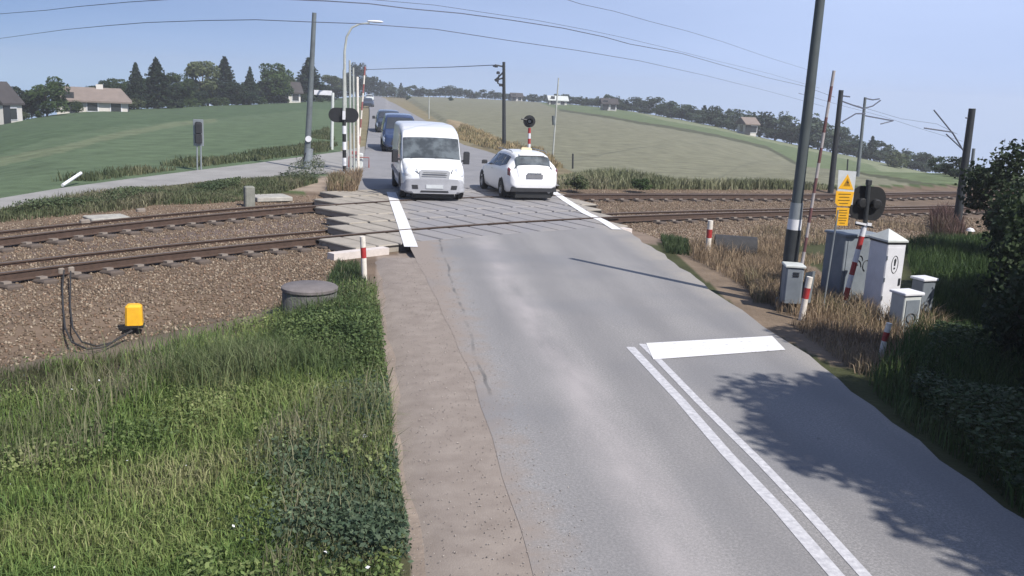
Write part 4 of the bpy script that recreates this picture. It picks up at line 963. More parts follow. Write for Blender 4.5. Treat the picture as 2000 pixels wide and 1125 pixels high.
for zz in (.3, .62, 1.0): MB().cyl((-.165, -.256, zz), (-.165, -.256, zz+.07), .012, .012, 8).build('hinge', M['steel'], cw)
MB().box((.13, -.256, .62), (.035, .02, .12)).build('door_lock', M['darkpole'], cw)
MB().box((0, -.2515, .62), (.33, .004, 1.18)).build('door', M['cabwhite'], cw)
b = MB(); b.add([(-.20, -.27, 0), (.20, -.27, 0), (.20, .27, 0), (-.20, .27, 0), (-.20, -.27, .03), (.20, -.27, .03), (.20, .27, .03), (-.20, .27, .03), (-.02, 0, .20)], [(3, 2, 1, 0), (0, 1, 5, 4), (1, 2, 6, 5), (2, 3, 7, 6), (3, 0, 4, 7), (4, 5, 8), (5, 6, 8), (6, 7, 8), (7, 4, 8)])
o = b.build('roof_cap', M['cabtop'], cw); o.location = (0, 0, CH+.035)
MB().box((0, 0, CH+.017), (.375, .515, .034)).build('dark_seam', M['black'], cw)
ov = MB(); ov.tube([(.062*math.cos(t), -.256, .92+.15*math.sin(t)) for t in np.linspace(0, 2*math.pi, 29)], .006, 4); o = ov.build('oval_emblem', M['darkpole'], cw)
MB().prism([(-.012, .90), (.012, .90), (.02, 1.0), (.005, 1.03), (-.02, 1.0)], (0, -.2535, 0), (1, 0, 0), (0, 0, 1), (0, -1, 0), .006).build('emblem_stroke', M['darkpole'], o.parent)
MB().cyl((0, -.25, .855), (0, -.259, .855), .017, .017, 12).build('emblem_dot', M['darkpole'], cw)
box_thing('small_cabinet', 1762, 640, (.36, .30, .58), R_(14), 'low grey cabinet with a white lid right of the tall white one', 'cabinet', M['cabtop'], M['cabwhite'], z=CZ, door=False)
cs = [o for o in bpy.data.objects if o.name == 'small_cabinet'][0]
MB().box((0, -.156, .27), (.28, .012, .46)).build('door', M['cabgrey'], cs)
MB().tube([(-.02+.09*math.cos(t), -.166, .2+.08*math.sin(t)) for t in np.linspace(0, 2*math.pi, 18)], .01, 4).build('sprayed_ring', M['darkpole'], cs)
box_thing('small_cabinet', 1795, 618, (.28, .26, .66), R_(14), 'small grey cabinet behind the low one, square white lid on top', 'cabinet', M['cabgrey'], M['cabwhite'], z=CZ, door=False)
# barrier drive box with raised arm
p0 = Vector(G(1540, 612, -.08)); r = empty('barrier', p0, R_(-14), 'raised barrier arm and grey drive box right of the road', 'barrier', 'raised level crossing barriers')
MB().bbox((0, 0, .52), (.30, .34, .62), .03).build('drive_housing', M['cabgrey'], r)
MB().bbox((0, 0, .845), (.34, .38, .035), .01).build('lid', M['cabtop'], r)
MB().box((0, 0, .08), (.22, .26, .36)).build('pedestal', M['darkpole'], r)
MB().prism([(-.1, .3), (.12, .25), (.16, .8), (-.02, .74)], (.20, -.1, 0), (.45, -.9, 0), (0, 0, 1), (.9, .45, 0), .05).build('arm_bracket', M['steel'], r)
for dz in (0, .03, .06): MB().box((.02, -.176, .68+dz), (.1, .012, .012)).build('vent_slot', M['black'], r)
Ri = Matrix.Rotation(R_(14), 3, 'Z')
q0 = Ri @ (AtY(1566, 520, p0.y+.1)-p0); q1 = Ri @ (AtY(1629, 138, p0.y+.1)-p0)
striped(r, q0, q1, .026, 13, mat('grey_white', (.36, .33, .33), .6, var=.15), mat('dull_red', (.13, .06, .062), .6, var=.2), 'barrier_arm', first=0)
MB().cyl(q0+Vector((0, 0, -.45)), q0, .045, .04, 10).build('arm_socket', M['steel'], r)
# signal with twin hoods seen from behind
p0 = Vector(G(1645, 600, -.1)); r = empty('crossing_signal', p0, 0, 'black twin-lamp crossing signal on a red and white post right of the road', 'railway signal')
pt = AtY(1690, 436, p0.y)-p0
b = striped(r, (0, 0, -.1), pt, .047, 7, M['cabwhite'], M['red'], first=0)
ub = pt; hd = AtY(1699, 398, p0.y)-p0
MB().cyl(pt, AtY(1697, 352, p0.y)-p0, .04, .04, 12).build('upper_post', M['darkpole'], r)
MB().bbox(AtY(1697, 356, p0.y)-p0, (.085, .085, .09), .01).build('top_unit', M['darkpole'], r)
ey = Vector((math.cos(R_(7)), math.sin(R_(7))*0, -math.sin(R_(3)))).normalized(); ez = Vector((math.sin(R_(3)), 0, math.cos(R_(3))))
pts = []
for k in range(28):
    a = 2*math.pi*k/28; pts.append((.13*(1 if math.cos(a) > 0 else -1)+.205*math.cos(a), .30*(abs(math.sin(a))**.8)*(1 if math.sin(a) > 0 else -1)))
b = MB(); b.prism(pts, hd+Vector((0, .07, 0)), ey, ez, (0, 1, 0), .035); b.build('backboard', M['black'], r)
for sx_ in (-.135, .135):
    c = hd+ey*sx_; bb = MB(); bb.lathe([(0, -.03), (.07, -.025), (.085, -.01), (.09, .0), (.09, .07)], n=24, axis='Y'); o = bb.build('lamp_housing', M['black'], r, smooth=True); o.location = c
    hb = MB(); hb.lathe([(.13, .10), (.14, .10), (.14, .34), (.13, .34)], n=24, axis='Y'); o = hb.build('hood', M['black'], r, smooth=True); o.location = c
q = AtY(1687, 437, p0.y)-p0
MB().box(q+Vector((-.08, -.05, .01)), (.2, .03, .035), M=Matrix.Rotation(R_(10), 3, 'Y')).build('white_plate', M['cabwhite'], r)
MB().box(q+Vector((.07, -.06, .0)), (.08, .03, .05), M=Matrix.Rotation(R_(5), 3, 'Y')).build('white_plate', M['cabwhite'], r)
MB().box(q+Vector((0, -.02, -.035)), (.34, .03, .03), M=Matrix.Rotation(R_(8), 3, 'Y')).build('crossbar', M['black'], r)
# yellow warning plates on a thin post in front
p0 = Vector(G(1606, 610, -.1)); r = empty('warning_sign', p0, 0, 'yellow triangle and yellow text plates on a thin post', 'sign')
Yp = p0.y; qa = AtY(1650, 340, Yp)-p0
MB().cyl((0, 0, -.1), AtY(1637, 410, Yp)-p0, .016, .016, 8).build('post', M['steel'], r)
def quad(name, pts, m, dy=0, t=.006):
    P = [AtY(x, y, Yp)-p0+Vector((0, dy, 0)) for x, y in pts]; b = MB(); n = len(P)
    b.add(P+[p+Vector((0, t, 0)) for p in P], [tuple(range(n)), tuple(range(2*n-1, n-1, -1))]+[(i, n+i, n+(i+1) % n, (i+1) % n) for i in range(n)]); return b.build(name, m, r)
quad('white_plate', [(1638, 332), (1673, 335), (1665, 400), (1634, 398)], M['signwhite'], 0)
quad('warning_triangle', [(1656, 340), (1667, 371), (1637, 368)], M['yellow'], -.004, .003)
quad('triangle_border', [(1655.5, 348), (1660.5, 364), (1647, 363)], mat('dark_ochre', (.33, .17, .01), .5, var=.1), -.006, .002)
quad('warning_symbol', [(1656, 351), (1653, 357), (1656, 357), (1653.5, 362), (1658, 355.5), (1655, 355.5)], M['black'], -.008, .002)
def rows_(x0, y0, x1, y1, sh, n, wfrac):
    for k in range(n):
        f = (k+.5)/n; y = lerp(y0, y1, f); xo = lerp(0, sh, f); wd = (x1-x0)*wfrac[k % len(wfrac)]; c = (x0+x1)/2+xo
        quad('text_line', [(c-wd/2, y-.9), (c+wd/2, y-.5), (c+wd/2, y+.9), (c-wd/2, y+.5)], M['black_text'], -.008, .002)
M['black_text'] = mat('sign_ink', (.18, .10, .01), .6, var=.1)
quad('text_plate', [(1633, 373), (1668, 375), (1663, 397), (1660, 403), (1636, 402), (1631, 396)], M['yellow'], -.004, .003); rows_(1636, 376, 1664, 400, -3, 4, (.85, .7, .8, .6))
quad('text_plate', [(1634, 405), (1659, 406), (1655, 441), (1631, 440)], M['yellow'], -.004, .003); rows_(1636, 408, 1657, 438, -2, 6, (.75, .8, .6, .8, .7, .5))
# dwarf light at far right, beyond the grass
p0 = Vector(G(1893, 462, -.2)); r = empty('track_marker', p0, 0, 'small white-capped marker near the dark mast at right', 'marker')
MB().cyl((0, 0, -.1), (0, 0, .2), .05, .05, 10).build('stem', M['darkpole'], r); MB().lathe([(0, .27), (.09, .24), (.13, .17), (.0, .16)], n=18).build('white_cap', M['cabwhite'], r, smooth=True)
# thin marker posts in the right field
for b, t, lab in (((1655, 337), (1656, 311), 'short dark stake in the field by the yellow sign'), ((1119, 330), (1119, 300), 'dark stake in the tall weeds right of the white car')):
    pole('stake', b, t, .04, .04, M['darkpole'], lab, 'stake')
#%%PART3
# ---------------------------------------------------------------- trees
def crown_points(n, kind, sd):
    r = np.random.default_rng(sd); P = []; 
    if kind == 'decid':
        nl = 22; C = []
        for _ in range(nl):
            a = r.uniform(0, 6.28); z = r.uniform(.14, .86); rr = .40*math.sqrt(max(.05, 1-((z-.52)/.48)**2))*r.uniform(.35, .85)
            C.append((math.cos(a)*rr, math.sin(a)*rr, z, r.uniform(.10, .19)))
        k = r.integers(0, nl, n); C = np.array(C)[k]; d = r.normal(size=(n, 3)); d /= np.linalg.norm(d, axis=1)[:, None]
        q = r.uniform(.55, 1.12, n)**.7; P = C[:, :3]+d*(C[:, 3:4]*q[:, None])*np.array([1, 1, .85])
    elif kind == 'spruce':
        z = 1-r.uniform(0, 1, n)**.62*.93; tier = np.round(z*15)/15; rad = (1-z)*.30*(1-.35*np.abs(z-tier)*15)+.012
        a = r.uniform(0, 6.28, n); lob = 1+.28*np.sin(a*5+tier*40)+.15*np.sin(a*9+tier*17); q = r.uniform(.25, 1, n)**.5
        P = np.stack([np.cos(a)*rad*lob*q, np.sin(a)*rad*lob*q, z-.05*q*(1-z)], 1)
    else:  # bush
        nl = 12; C = []
        for _ in range(nl):
            a = r.uniform(0, 6.28); rr = r.uniform(0, .34); z = r.uniform(.15, .75); C.append((math.cos(a)*rr, math.sin(a)*rr, z*(1-rr), r.uniform(.14, .26)))
        k = r.integers(0, nl, n); C = np.array(C)[k]; d = r.normal(size=(n, 3)); d /= np.linalg.norm(d, axis=1)[:, None]
        P = C[:, :3]+d*(C[:, 3:4]*r.uniform(.5, 1.15, (n, 1))**.7); P[:, 2] = np.abs(P[:, 2])
    return P
def leaf_quads(P, size, r, droop=0):
    n = len(P); u = r.normal(size=(n, 3)); u /= np.linalg.norm(u, axis=1)[:, None]; v = np.cross(u, r.normal(size=(n, 3))); v /= np.linalg.norm(v, axis=1)[:, None]
    s = size*r.uniform(.6, 1.4, (n, 1)); a = u*s; b = v*s*.6
    V = np.stack([P-a, P+b*1.0, P+a, P-b*1.0], 1).reshape(-1, 3); F = np.arange(4*n).reshape(n, 4); return V, F
def crown_mesh(kind, n, size, m, sd):
    r = np.random.default_rng(sd+99); V, F = leaf_quads(crown_points(n, kind, sd), size, r)
    me = bpy.data.meshes.new('crown'); me.vertices.add(len(V)); me.vertices.foreach_set('co', V.astype(np.float32).ravel()); me.loops.add(F.size); me.loops.foreach_set('vertex_index', F.astype(np.int32).ravel())
    me.polygons.add(len(F)); me.polygons.foreach_set('loop_start', np.arange(0, F.size, 4, dtype=np.int32)); me.update(calc_edges=True); me.materials.append(m); return me
def trunk_mesh(kind, sd):
    b = MB(); rr = random.Random(sd); b.tube([(0, 0, -.05), (.005, .004, .2), (-.004, .01, .45), (.006, 0, .8 if kind != 'spruce' else .97)], .022, 8, r1=.006)
    if kind != 'spruce':
        for k in range(7):
            a = rr.uniform(0, 6.28); z = rr.uniform(.2, .55); q = rr.uniform(.14, .26)
            b.tube([(0, 0, z), (math.cos(a)*q*.5, math.sin(a)*q*.5, z+.1), (math.cos(a)*q, math.sin(a)*q, z+.24)], .010, 5, r1=.003)
    me = bpy.data.meshes.new('trunk'); me.from_pydata([tuple(v) for v in b.v], [], b.f); me.materials.append(M['bark']); return me
CM = {}
def variants(key, kind, n, size, m, k=3): CM[key] = [(crown_mesh(kind, n, size, m, 10*i+len(key)), trunk_mesh(kind, i)) for i in range(k)]
variants('mid', 'decid', 5200, .027, M['leafA']); variants('dark', 'decid', 5200, .027, M['leafB']); variants('light', 'decid', 5000, .027, M['leafC'], 2)
variants('spruce', 'spruce', 4200, .022, M['leafB'], 3); variants('bush', 'bush', 1600, .045, M['leafA'], 2); variants('paleb', 'bush', 1600, .045, M['leafC'], 2)
variants('far', 'decid', 1300, .042, M['leafR'], 4); variants('fars', 'spruce', 1200, .035, M['leafB'], 2)
def put_tree(x, y, z, wd, h, key, label, cat='tree', group=None, name=None, vi=None):
    i = random.randrange(len(CM[key])) if vi is None else vi
    cm, tm = CM[key][i]; nm = name or {'mid': 'deciduous_tree', 'dark': 'deciduous_tree', 'light': 'deciduous_tree', 'spruce': 'spruce_tree', 'bush': 'bush', 'paleb': 'bush', 'far': 'distant_tree', 'fars': 'distant_spruce'}[key]
    r = empty(nm, (x, y, z), random.uniform(0, 6.28), label, cat, group)
    sw = wd*({'mid': 1.45, 'dark': 1.5, 'light': 1.3, 'far': 1.35}.get(key, 1.1)) if key not in ('spruce', 'fars') else wd*1.75
    for n_, me in (('crown', cm), ('trunk', tm)):
        o = bpy.data.objects.new(n_, me); col.objects.link(o); o.parent = r; o.scale = (sw, sw, h)
    return r
def stand(px, py):
    d = ray(px, py); az = math.degrees(math.atan2(d[0], d[1])); D = float(np.interp(az, AZP, DB))
    x, y, z = hit(px, py, 900); r = math.hypot(x, y)
    if r > D*1.0:
        h = math.hypot(d[0], d[1]); r = D*.995; x, y = d[0]/h*r, d[1]/h*r; z = TZ(x, y)
    return x, y, z, r
def tree_px(px, by, ty, wpx, key, label, cat='tree', group=None, back=0):
    x, y, z, r = stand(px, by)
    if back: s_ = (r+back)/r; x *= s_; y *= s_; z = TZ(x, y); r += back
    top = W(px, ty, r); h = top.z-z; k = r*math.cos(math.atan2(x, y)-R_(8.2)); wd = wpx*KF/1000*k
    return put_tree(x, y, z, wd, h, key, label, cat, group)
GL = 'trees behind the green field at left'
TL = [(92, 222, 148, 66, 'mid', 'broad green tree between the gabled house and the bungalow'), (38, 230, 168, 46, 'dark', 'dark tree close beside the gabled house'), (62, 226, 176, 30, 'dark', 'small dark tree squeezed between two larger ones near the gabled house'),
      (308, 210, 112, 82, 'spruce', 'tallest dark spruce with ragged tip right of the bungalow'), (268, 212, 122, 58, 'spruce', 'slender spruce with a thin bare tip right of the bungalow'), (440, 205, 110, 76, 'spruce', 'tall pointed spruce in the middle of the left trees'),
      (489, 201, 130, 42, 'spruce', 'small narrow spruce standing alone in a gap'), (603, 196, 112, 84, 'spruce', 'wide spruce behind the tall grey pole'),
      (205, 202, 156, 44, 'dark', 'low dark tree peeping over the bungalow roof'), (232, 203, 150, 48, 'mid', 'round green tree right of the bungalow roof'), (348, 206, 142, 52, 'mid', 'medium green tree right of the tallest spruce'),
      (396, 205, 118, 72, 'light', 'large light green rounded tree beside the middle spruce'), (535, 200, 119, 62, 'mid', 'rounded green tree left of the white house'), (563, 196, 146, 34, 'light', 'pale slim tree over the white house roof'),
      (648, 190, 146, 38, 'light', 'yellow green tree right of the wide spruce'), (672, 188, 150, 40, 'dark', 'dark tree behind the crossing signal masts'), (695, 188, 116, 34, 'dark', 'tall narrow dark tree behind the barrier arm'), (720, 187, 146, 34, 'dark', 'rounded dark tree at the end of the road'),
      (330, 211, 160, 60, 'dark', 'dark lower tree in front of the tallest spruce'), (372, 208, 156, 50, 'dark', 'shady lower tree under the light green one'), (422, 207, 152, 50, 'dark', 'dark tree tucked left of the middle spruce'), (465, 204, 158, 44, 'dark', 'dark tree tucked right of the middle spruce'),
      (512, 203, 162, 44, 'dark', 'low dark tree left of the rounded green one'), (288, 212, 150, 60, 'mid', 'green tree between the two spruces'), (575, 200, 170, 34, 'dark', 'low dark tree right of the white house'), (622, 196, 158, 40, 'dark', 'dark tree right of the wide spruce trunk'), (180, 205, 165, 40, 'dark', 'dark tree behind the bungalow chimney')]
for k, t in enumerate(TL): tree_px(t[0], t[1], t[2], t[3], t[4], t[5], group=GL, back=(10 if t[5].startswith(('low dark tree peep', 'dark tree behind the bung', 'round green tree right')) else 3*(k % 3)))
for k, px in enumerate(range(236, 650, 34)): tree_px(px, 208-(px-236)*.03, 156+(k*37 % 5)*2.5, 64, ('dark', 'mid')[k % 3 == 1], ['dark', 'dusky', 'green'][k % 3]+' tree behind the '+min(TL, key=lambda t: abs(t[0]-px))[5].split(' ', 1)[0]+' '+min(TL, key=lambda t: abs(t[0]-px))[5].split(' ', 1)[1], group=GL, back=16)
for t in [(262, 214, 186, 40, 'paleb', 'round pale bush at the right end of the bungalow'), (150, 216, 194, 28, 'bush', 'small dark bush in front of the bungalow wall'), (15, 236, 222, 16, 'bush', 'tiny bush at the foot of the gabled house'),
          (48, 234, 214, 20, 'paleb', 'pale bush right of the gabled house'), (75, 228, 212, 20, 'bush', 'dark bush under the broad green tree'), (1742, 326, 286, 52, 'paleb', 'isolated grey green bush in the right hand fields'), (798, 196, 184, 12, 'bush', 'small dark bush at the field edge near the road end'), (880, 197, 188, 12, 'bush', 'tiny dark bush on the pale field strip')]:
    tree_px(*t[:5], t[5], 'bush')
for k, px in enumerate(range(330, 640, 22)): tree_px(px, 207-(px-330)*.03, 187-(px-330)*.015, 30, 'bush', 'low shrub below the '+min(TL, key=lambda t: abs(t[0]-px))[5], 'bush', 'hedge shrubs behind the green field')
# far tree line, centre and right
XS = [742, 800, 900, 1000, 1060, 1100, 1170, 1210, 1240, 1300, 1400, 1440, 1500, 1550, 1600, 1650, 1700, 1750, 1800, 1850, 1900, 1950, 2010, 2100]
BS = [187, 188, 191, 196, 199, 202, 209, 213, 219, 228, 247, 256, 271, 281, 292, 302, 312, 323, 334, 344, 356, 368, 382, 400]
TS = [160, 168, 172, 184, 186, 182, 188, 192, 190, 195, 206, 212, 220, 229, 236, 258, 274, 288, 300, 310, 322, 334, 348, 365]
rr = random.Random(4); px = 742; k = 0; DX = {}

MARKS = [(740, 800, 'just right of the road end'), (800, 870, 'above the white van'), (870, 985, 'left of the dark wooden pole'), (985, 1035, 'just right of the dark wooden pole'), (1035, 1090, 'left of the slim pale post'), (1090, 1150, 'just right of the slim pale post'), (1150, 1230, 'about the white walled far house'), (1230, 1340, 'right of the white walled far house'), (1340, 1430, 'over the middle of the big field'), (1430, 1490, 'about the little white house front'), (1490, 1560, 'left of the thick grey mast'), (1560, 1620, 'right behind the thick grey mast'), (1620, 1660, 'by the black catenary mast'), (1660, 1715, 'by the slim forked mast'), (1715, 1790, 'behind the isolated field bush'), (1790, 1860, 'left of the dark mast at right'), (1860, 1930, 'right of the dark mast at right'), (1930, 2200, 'behind the shrubs at the right edge')]
def where(px): return next((m[2] for m in MARKS if m[0] <= px < m[1]), 'at the far right')
SEEN = {}
def farlab(px, h, w_, back, spr):
    shape = ('spiky spruce' if spr else 'broad tree' if w_ > h*1.08 else 'slim tree' if w_ < h*.92 else 'round tree'); sz = 'tall' if h > 30 else 'middling' if h > 18 else 'small'
    row = 'back' if back else 'front'; l_ = f'{sz} {shape}, {row} of far line, {where(px)}'; return l_

while px < 2060:
    by = float(np.interp(px, XS, BS)); ty = float(np.interp(px, XS, TS)); sc = rr.uniform(-.32, .28)
    ty2 = ty+(by-ty)*sc*.9; key = 'fars' if rr.random() < .13 else 'far'
    wpx = max(16, (by-ty)*rr.uniform(.8, 1.25))
    tree_px(px, by-1, ty2, wpx, key, farlab(px, by-ty2, wpx, 1, key == 'fars'), group='far tree line beyond the fields', back=rr.uniform(0, 9))
    if px > 1000: tree_px(px+rr.uniform(-6, 6), by-1, by-(by-ty)*rr.uniform(.38, .62), max(16, (by-ty)*.8), 'far', farlab(px, (by-ty)*.7, (by-ty)*.7, 0, False), group='far tree line beyond the fields')
    px += max(10, wpx*.5)
# ---------------------------------------------------------------- houses
def house(px, py, wd, dp, hw, hr, rz, lab, roof='roofb', wall='render', hip=0., dist=None, over=.4, wins=3, chim=True, ridge='x', name='house', back=0):
    x, y, z, r_ = stand(px, py)
    if back: s_ = (r_+back)/r_; x *= s_; y *= s_; z = TZ(x, y)
    r = empty(name, (x, y, z), rz, lab, 'house')
    b = MB(); b.box((0, 0, hw/2-.5), (wd, dp, hw+1))
    if hip < .05: b.add([(-wd/2, -dp/2, hw), (-wd/2, dp/2, hw), (-wd/2, 0, hw+hr), (wd/2, -dp/2, hw), (wd/2, dp/2, hw), (wd/2, 0, hw+hr)], [(0, 2, 1), (3, 4, 5), (0, 3, 5, 2), (1, 2, 5, 4)])
    b.build('wall', M[wall], r)
    o = over; hx = wd*hip; t = .18; f = (hr)/(dp/2); ze = hw-o*f
    pts = [(-wd/2-o, -dp/2-o, ze), (wd/2+o, -dp/2-o, ze), (wd/2+o, dp/2+o, ze), (-wd/2-o, dp/2+o, ze), (-wd/2-o+hx, 0, hw+hr), (wd/2+o-hx, 0, hw+hr)]
    P = [(a, b_, c+.06) for a, b_, c in pts]+[(a, b_, c+.06+t) for a, b_, c in pts]
    F = [(6, 7, 11, 10), (8, 9, 10, 11), (7, 8, 11), (9, 6, 10), (1, 0, 4, 5), (3, 2, 5, 4), (2, 1, 5), (0, 3, 4), (0, 1, 7, 6), (1, 2, 8, 7), (2, 3, 9, 8), (3, 0, 6, 9)]
    rf = MB().add(P, F).build('roof', M[roof], r)
    if chim: MB().box((wd*.1, .0, hw+hr+.1), (.7, .6, 1.0)).build('chimney', M['render'], rf)
    for k in range(wins):
        xx = (k+.5)/wins*wd-wd/2; fr = MB().box((xx, -dp/2-.01, hw*.52), (1.2, .08, 1.2)).build('window', M['cabwhite'], r); MB().box((xx, -dp/2-.06, hw*.52), (1.0, .04, 1.0)).build('pane', M['glass'], fr)
    for yy in ((0,) if dp < 9 else (-dp/4, dp/4)):
        fr = MB().box((wd/2+.01, yy, hw*.55), (.08, 1.2, 1.3)).build('window', M['cabwhite'], r); MB().box((wd/2+.06, yy, hw*.55), (.04, 1.0, 1.1)).build('pane', M['glass'], fr)
        fr = MB().box((-wd/2-.01, yy, hw*.55), (.08, 1.2, 1.3)).build('window', M['cabwhite'], r); MB().box((-wd/2-.06, yy, hw*.55), (.04, 1.0, 1.1)).build('pane', M['glass'], fr)
    MB().box((-wd*.32, -dp/2-.02, 1.0), (.95, .1, 2.0)).build('door', M['darkpole'], r)
    return r
M['render2'] = mat('grey_render', (.36, .37, .38), .9, var=.08, scale=1)
house(-3, 240, 2.8, 3.0, 2.0, 1.7, R_(76), 'white gabled house with a dark roof at the left edge of the picture', 'roofd', 'render', wins=1, chim=False, over=.2)
house(183, 215, 7.0, 4.6, 1.15, 1.15, R_(14), 'long low bungalow with a brown hipped roof and pale walls', 'roofb', 'render', hip=.16, wins=3, over=.45)
house(562, 198, 3.2, 3.4, 1.7, 1.3, R_(20), 'small white house among the dark trees left of the grey pole', 'roofd', 'render', wins=2, chim=False)
for px, py, w_, h_, lab, rf, bk in [(1008, 195, 3.0, 1.3, 'tiny white house at the left end of the far tree line', 'roofd', -4), (1088, 203, 4.4, 1.1, 'long low pale shed in front of the far trees', 'cabtop', -12), (1188, 214, 2.8, 1.4, 'white walled house in the far trees, grey roof', 'roofd', -10), (1458, 260, 2.0, 1.8, 'little white house front showing among the far trees at right', 'roofb', -6)]:
    house(px, py, w_, 2.6, h_, .8, R_(random.uniform(-20, 20)), lab, rf, 'render', wins=2, chim=False, name='distant_house', back=bk)
# ---------------------------------------------------------------- overhead wires
def wire(pts, zw, lab, rad=.012):
    P = []
    for k in range(len(pts)-1):
        for j in range(5): P.append((lerp(pts[k][0], pts[k+1][0], j/5), lerp(pts[k][1], pts[k+1][1], j/5)))
    P.append(pts[-1]); Q = []; rs = []
    for x, y in P:
        d = ray(x, y); el = d[2]/math.hypot(d[0], d[1]); rs.append(min(90, max(17, (zw-EYE)/max(el, 1e-4))))
    for _ in range(12): rs = [rs[0]]+[(rs[i-1]+2*rs[i]+rs[i+1])/4 for i in range(1, len(rs)-1)]+[rs[-1]]
    Q = [W(x, y, r) for (x, y), r in zip(P, rs)]
    b = MB(); b.tube(Q, rad, 5); o = b.build('overhead_wire', M['wire']); return tag(o, lab, 'overhead wire', 'overhead railway wires')
wire([(-60, 88), (0, 75), (125, 58), (210, 50), (285, 44), (400, 40), (500, 38.5), (610, 43), (700, 46), (850, 57), (1000, 80), (1125, 98), (1250, 119), (1380, 148), (1500, 178), (1610, 208)], 5.0, 'lowest overhead wire curving across the whole sky', .011)
wire([(545, -2), (640, 2), (720, 7), (800, 17), (900, 26), (1000, 39.5), (1100, 55), (1180, 72), (1230, 86), (1330, 104), (1410, 127), (1500, 152), (1570, 168), (1630, 190)], 5.8, 'thicker overhead wire running from top centre to the black mast', .016)
wire([(700, -3), (850, 10), (950, 25), (1050, 40), (1150, 59), (1220, 74), (1300, 93), (1400, 119), (1500, 143), (1600, 172)], 6.2, 'faint overhead wire just above the thicker one', .009)
wire([(1085, -8), (1135, 8), (1200, 22), (1270, 42), (1340, 60), (1410, 81), (1500, 112), (1590, 140)], 6.8, 'short faint overhead wire highest in the right half of the sky', .010)
wire([(-60, 38), (0, 27), (90, 20), (150, 13), (250, 4), (360, -3)], 5.6, 'overhead wire crossing the top left corner of the sky', .011)
wire([(712, 136), (800, 133), (880, 131), (966, 127)], 4.6, 'thin line from the far trees to the dark wooden pole', .02)
wire([(1644, 198), (1700, 214), (1760, 232), (1830, 242), (1870, 262)], 4.0, 'wire between the two dark masts at right', .014)
wire([(1560, 182), (1640, 205), (1720, 226), (1800, 252), (1880, 276)], 3.9, 'lower wire between the masts at right', .012)
# ---------------------------------------------------------------- grass and weeds
M['grass'] = leafmat('grass_blades', None, None, attr='tint')
def pal(n, cols, X, Y, s=1.1, sd=3):
    cols = np.array(cols, float); nz_ = (smoothnoise(X, Y, s, sd)+.6*smoothnoise(X, Y, s*.33, sd+1)+1.2)/2.4+rng.normal(0, .16, n)
    u = np.clip(nz_, 0, .999)*(len(cols)-1); i = u.astype(int); f = (u-i)[:, None]; return (cols[i]*(1-f)+cols[np.minimum(i+1, len(cols)-1)]*f)*rng.uniform(.7, 1.3, (n, 1))
def blades(X, Y, h0, h1, wd, cols, name='grass', lean=.5, patch=1.1, hn=.5, sd=3, tip=None, zoff=0):
    n = len(X); Z = terrain(X, Y)+zoff; hm = 1+hn*smoothnoise(X, Y, 1.4, sd+5); H = rng.uniform(h0, h1, n)*np.clip(hm, .35, 1.8); a = rng.uniform(0, 6.28, n); l = rng.uniform(.1, lean, n)*H; fa = rng.uniform(0, 6.28, n); wv = wd*rng.uniform(.6, 1.4, n)
    wx, wy = np.cos(fa)*wv/2, np.sin(fa)*wv/2; dx, dy = np.cos(a)*l, np.sin(a)*l
    V = np.zeros((n, 5, 3)); V[:, 0] = np.stack([X-wx, Y-wy, Z-.03], 1); V[:, 1] = np.stack([X+wx, Y+wy, Z-.03], 1)
    V[:, 2] = np.stack([X+dx*.35+wx*.8, Y+dy*.35+wy*.8, Z+H*.6], 1); V[:, 3] = np.stack([X+dx*.35-wx*.8, Y+dy*.35-wy*.8, Z+H*.6], 1); V[:, 4] = np.stack([X+dx, Y+dy, Z+H*(1-.35*l/H)], 1)
    F = (np.array([(0, 1, 2), (0, 2, 3), (3, 2, 4)])[None]+np.arange(n)[:, None, None]*5).reshape(-1, 3)
    c = pal(n, cols, X, Y, patch, sd); C = np.repeat(c[:, None], 5, 1)
    if tip is not None: C[:, 4] = C[:, 4]*.4+np.array(tip)*.6
    return tag(numesh(name, V.reshape(-1, 3), F, M['grass'], C.reshape(-1, 3), nv=3), kind='stuff')
def leaves(X, Y, h, size, cols, name='weeds', sd=5, patch=.9, flat=.5):
    n = len(X); Z = terrain(X, Y); hm = np.clip(1+.6*smoothnoise(X, Y, .9, sd), .3, 1.8); P = np.stack([X, Y, Z+rng.uniform(.1, 1, n)**.7*h*hm], 1)
    V, F = leaf_quads(P, size, rng); V = V.reshape(n, 4, 3); V[:, :, 2] = P[:, None, 2]+(V[:, :, 2]-P[:, None, 2])*flat
    C = np.repeat(pal(n, cols, X, Y, patch, sd)[:, None], 4, 1)
    return tag(numesh(name, V.reshape(-1, 3), F, M['grass'], C.reshape(-1, 3)), kind='stuff')
def inpx(poly, n, fn=hit, cl=None):
    P = np.array(PP(poly, fn)); lo, hi = P.min(0), P.max(0); X = rng.uniform(lo[0], hi[0], n*6); Y = rng.uniform(lo[1], hi[1], n*6); k = inpoly(X, Y, P); X, Y = X[k], Y[k]
    if cl is not None:
        k = cl(X, Y) > rng.uniform(0, 1, len(X)); X, Y = X[k], Y[k]
    return X[:n], Y[:n]
GREEN = [(.035, .06, .02), (.06, .095, .03), (.085, .125, .04), (.12, .155, .06), (.15, .165, .08)]
DKGR = [(.02, .038, .018), (.035, .06, .026), (.055, .085, .035), (.08, .11, .05)]
DRY = [(.17, .125, .08), (.25, .185, .125), (.31, .235, .16), (.24, .19, .125), (.14, .14, .07)]
PALEW = [(.08, .10, .05), (.12, .14, .07), (.17, .18, .10), (.22, .21, .13)]
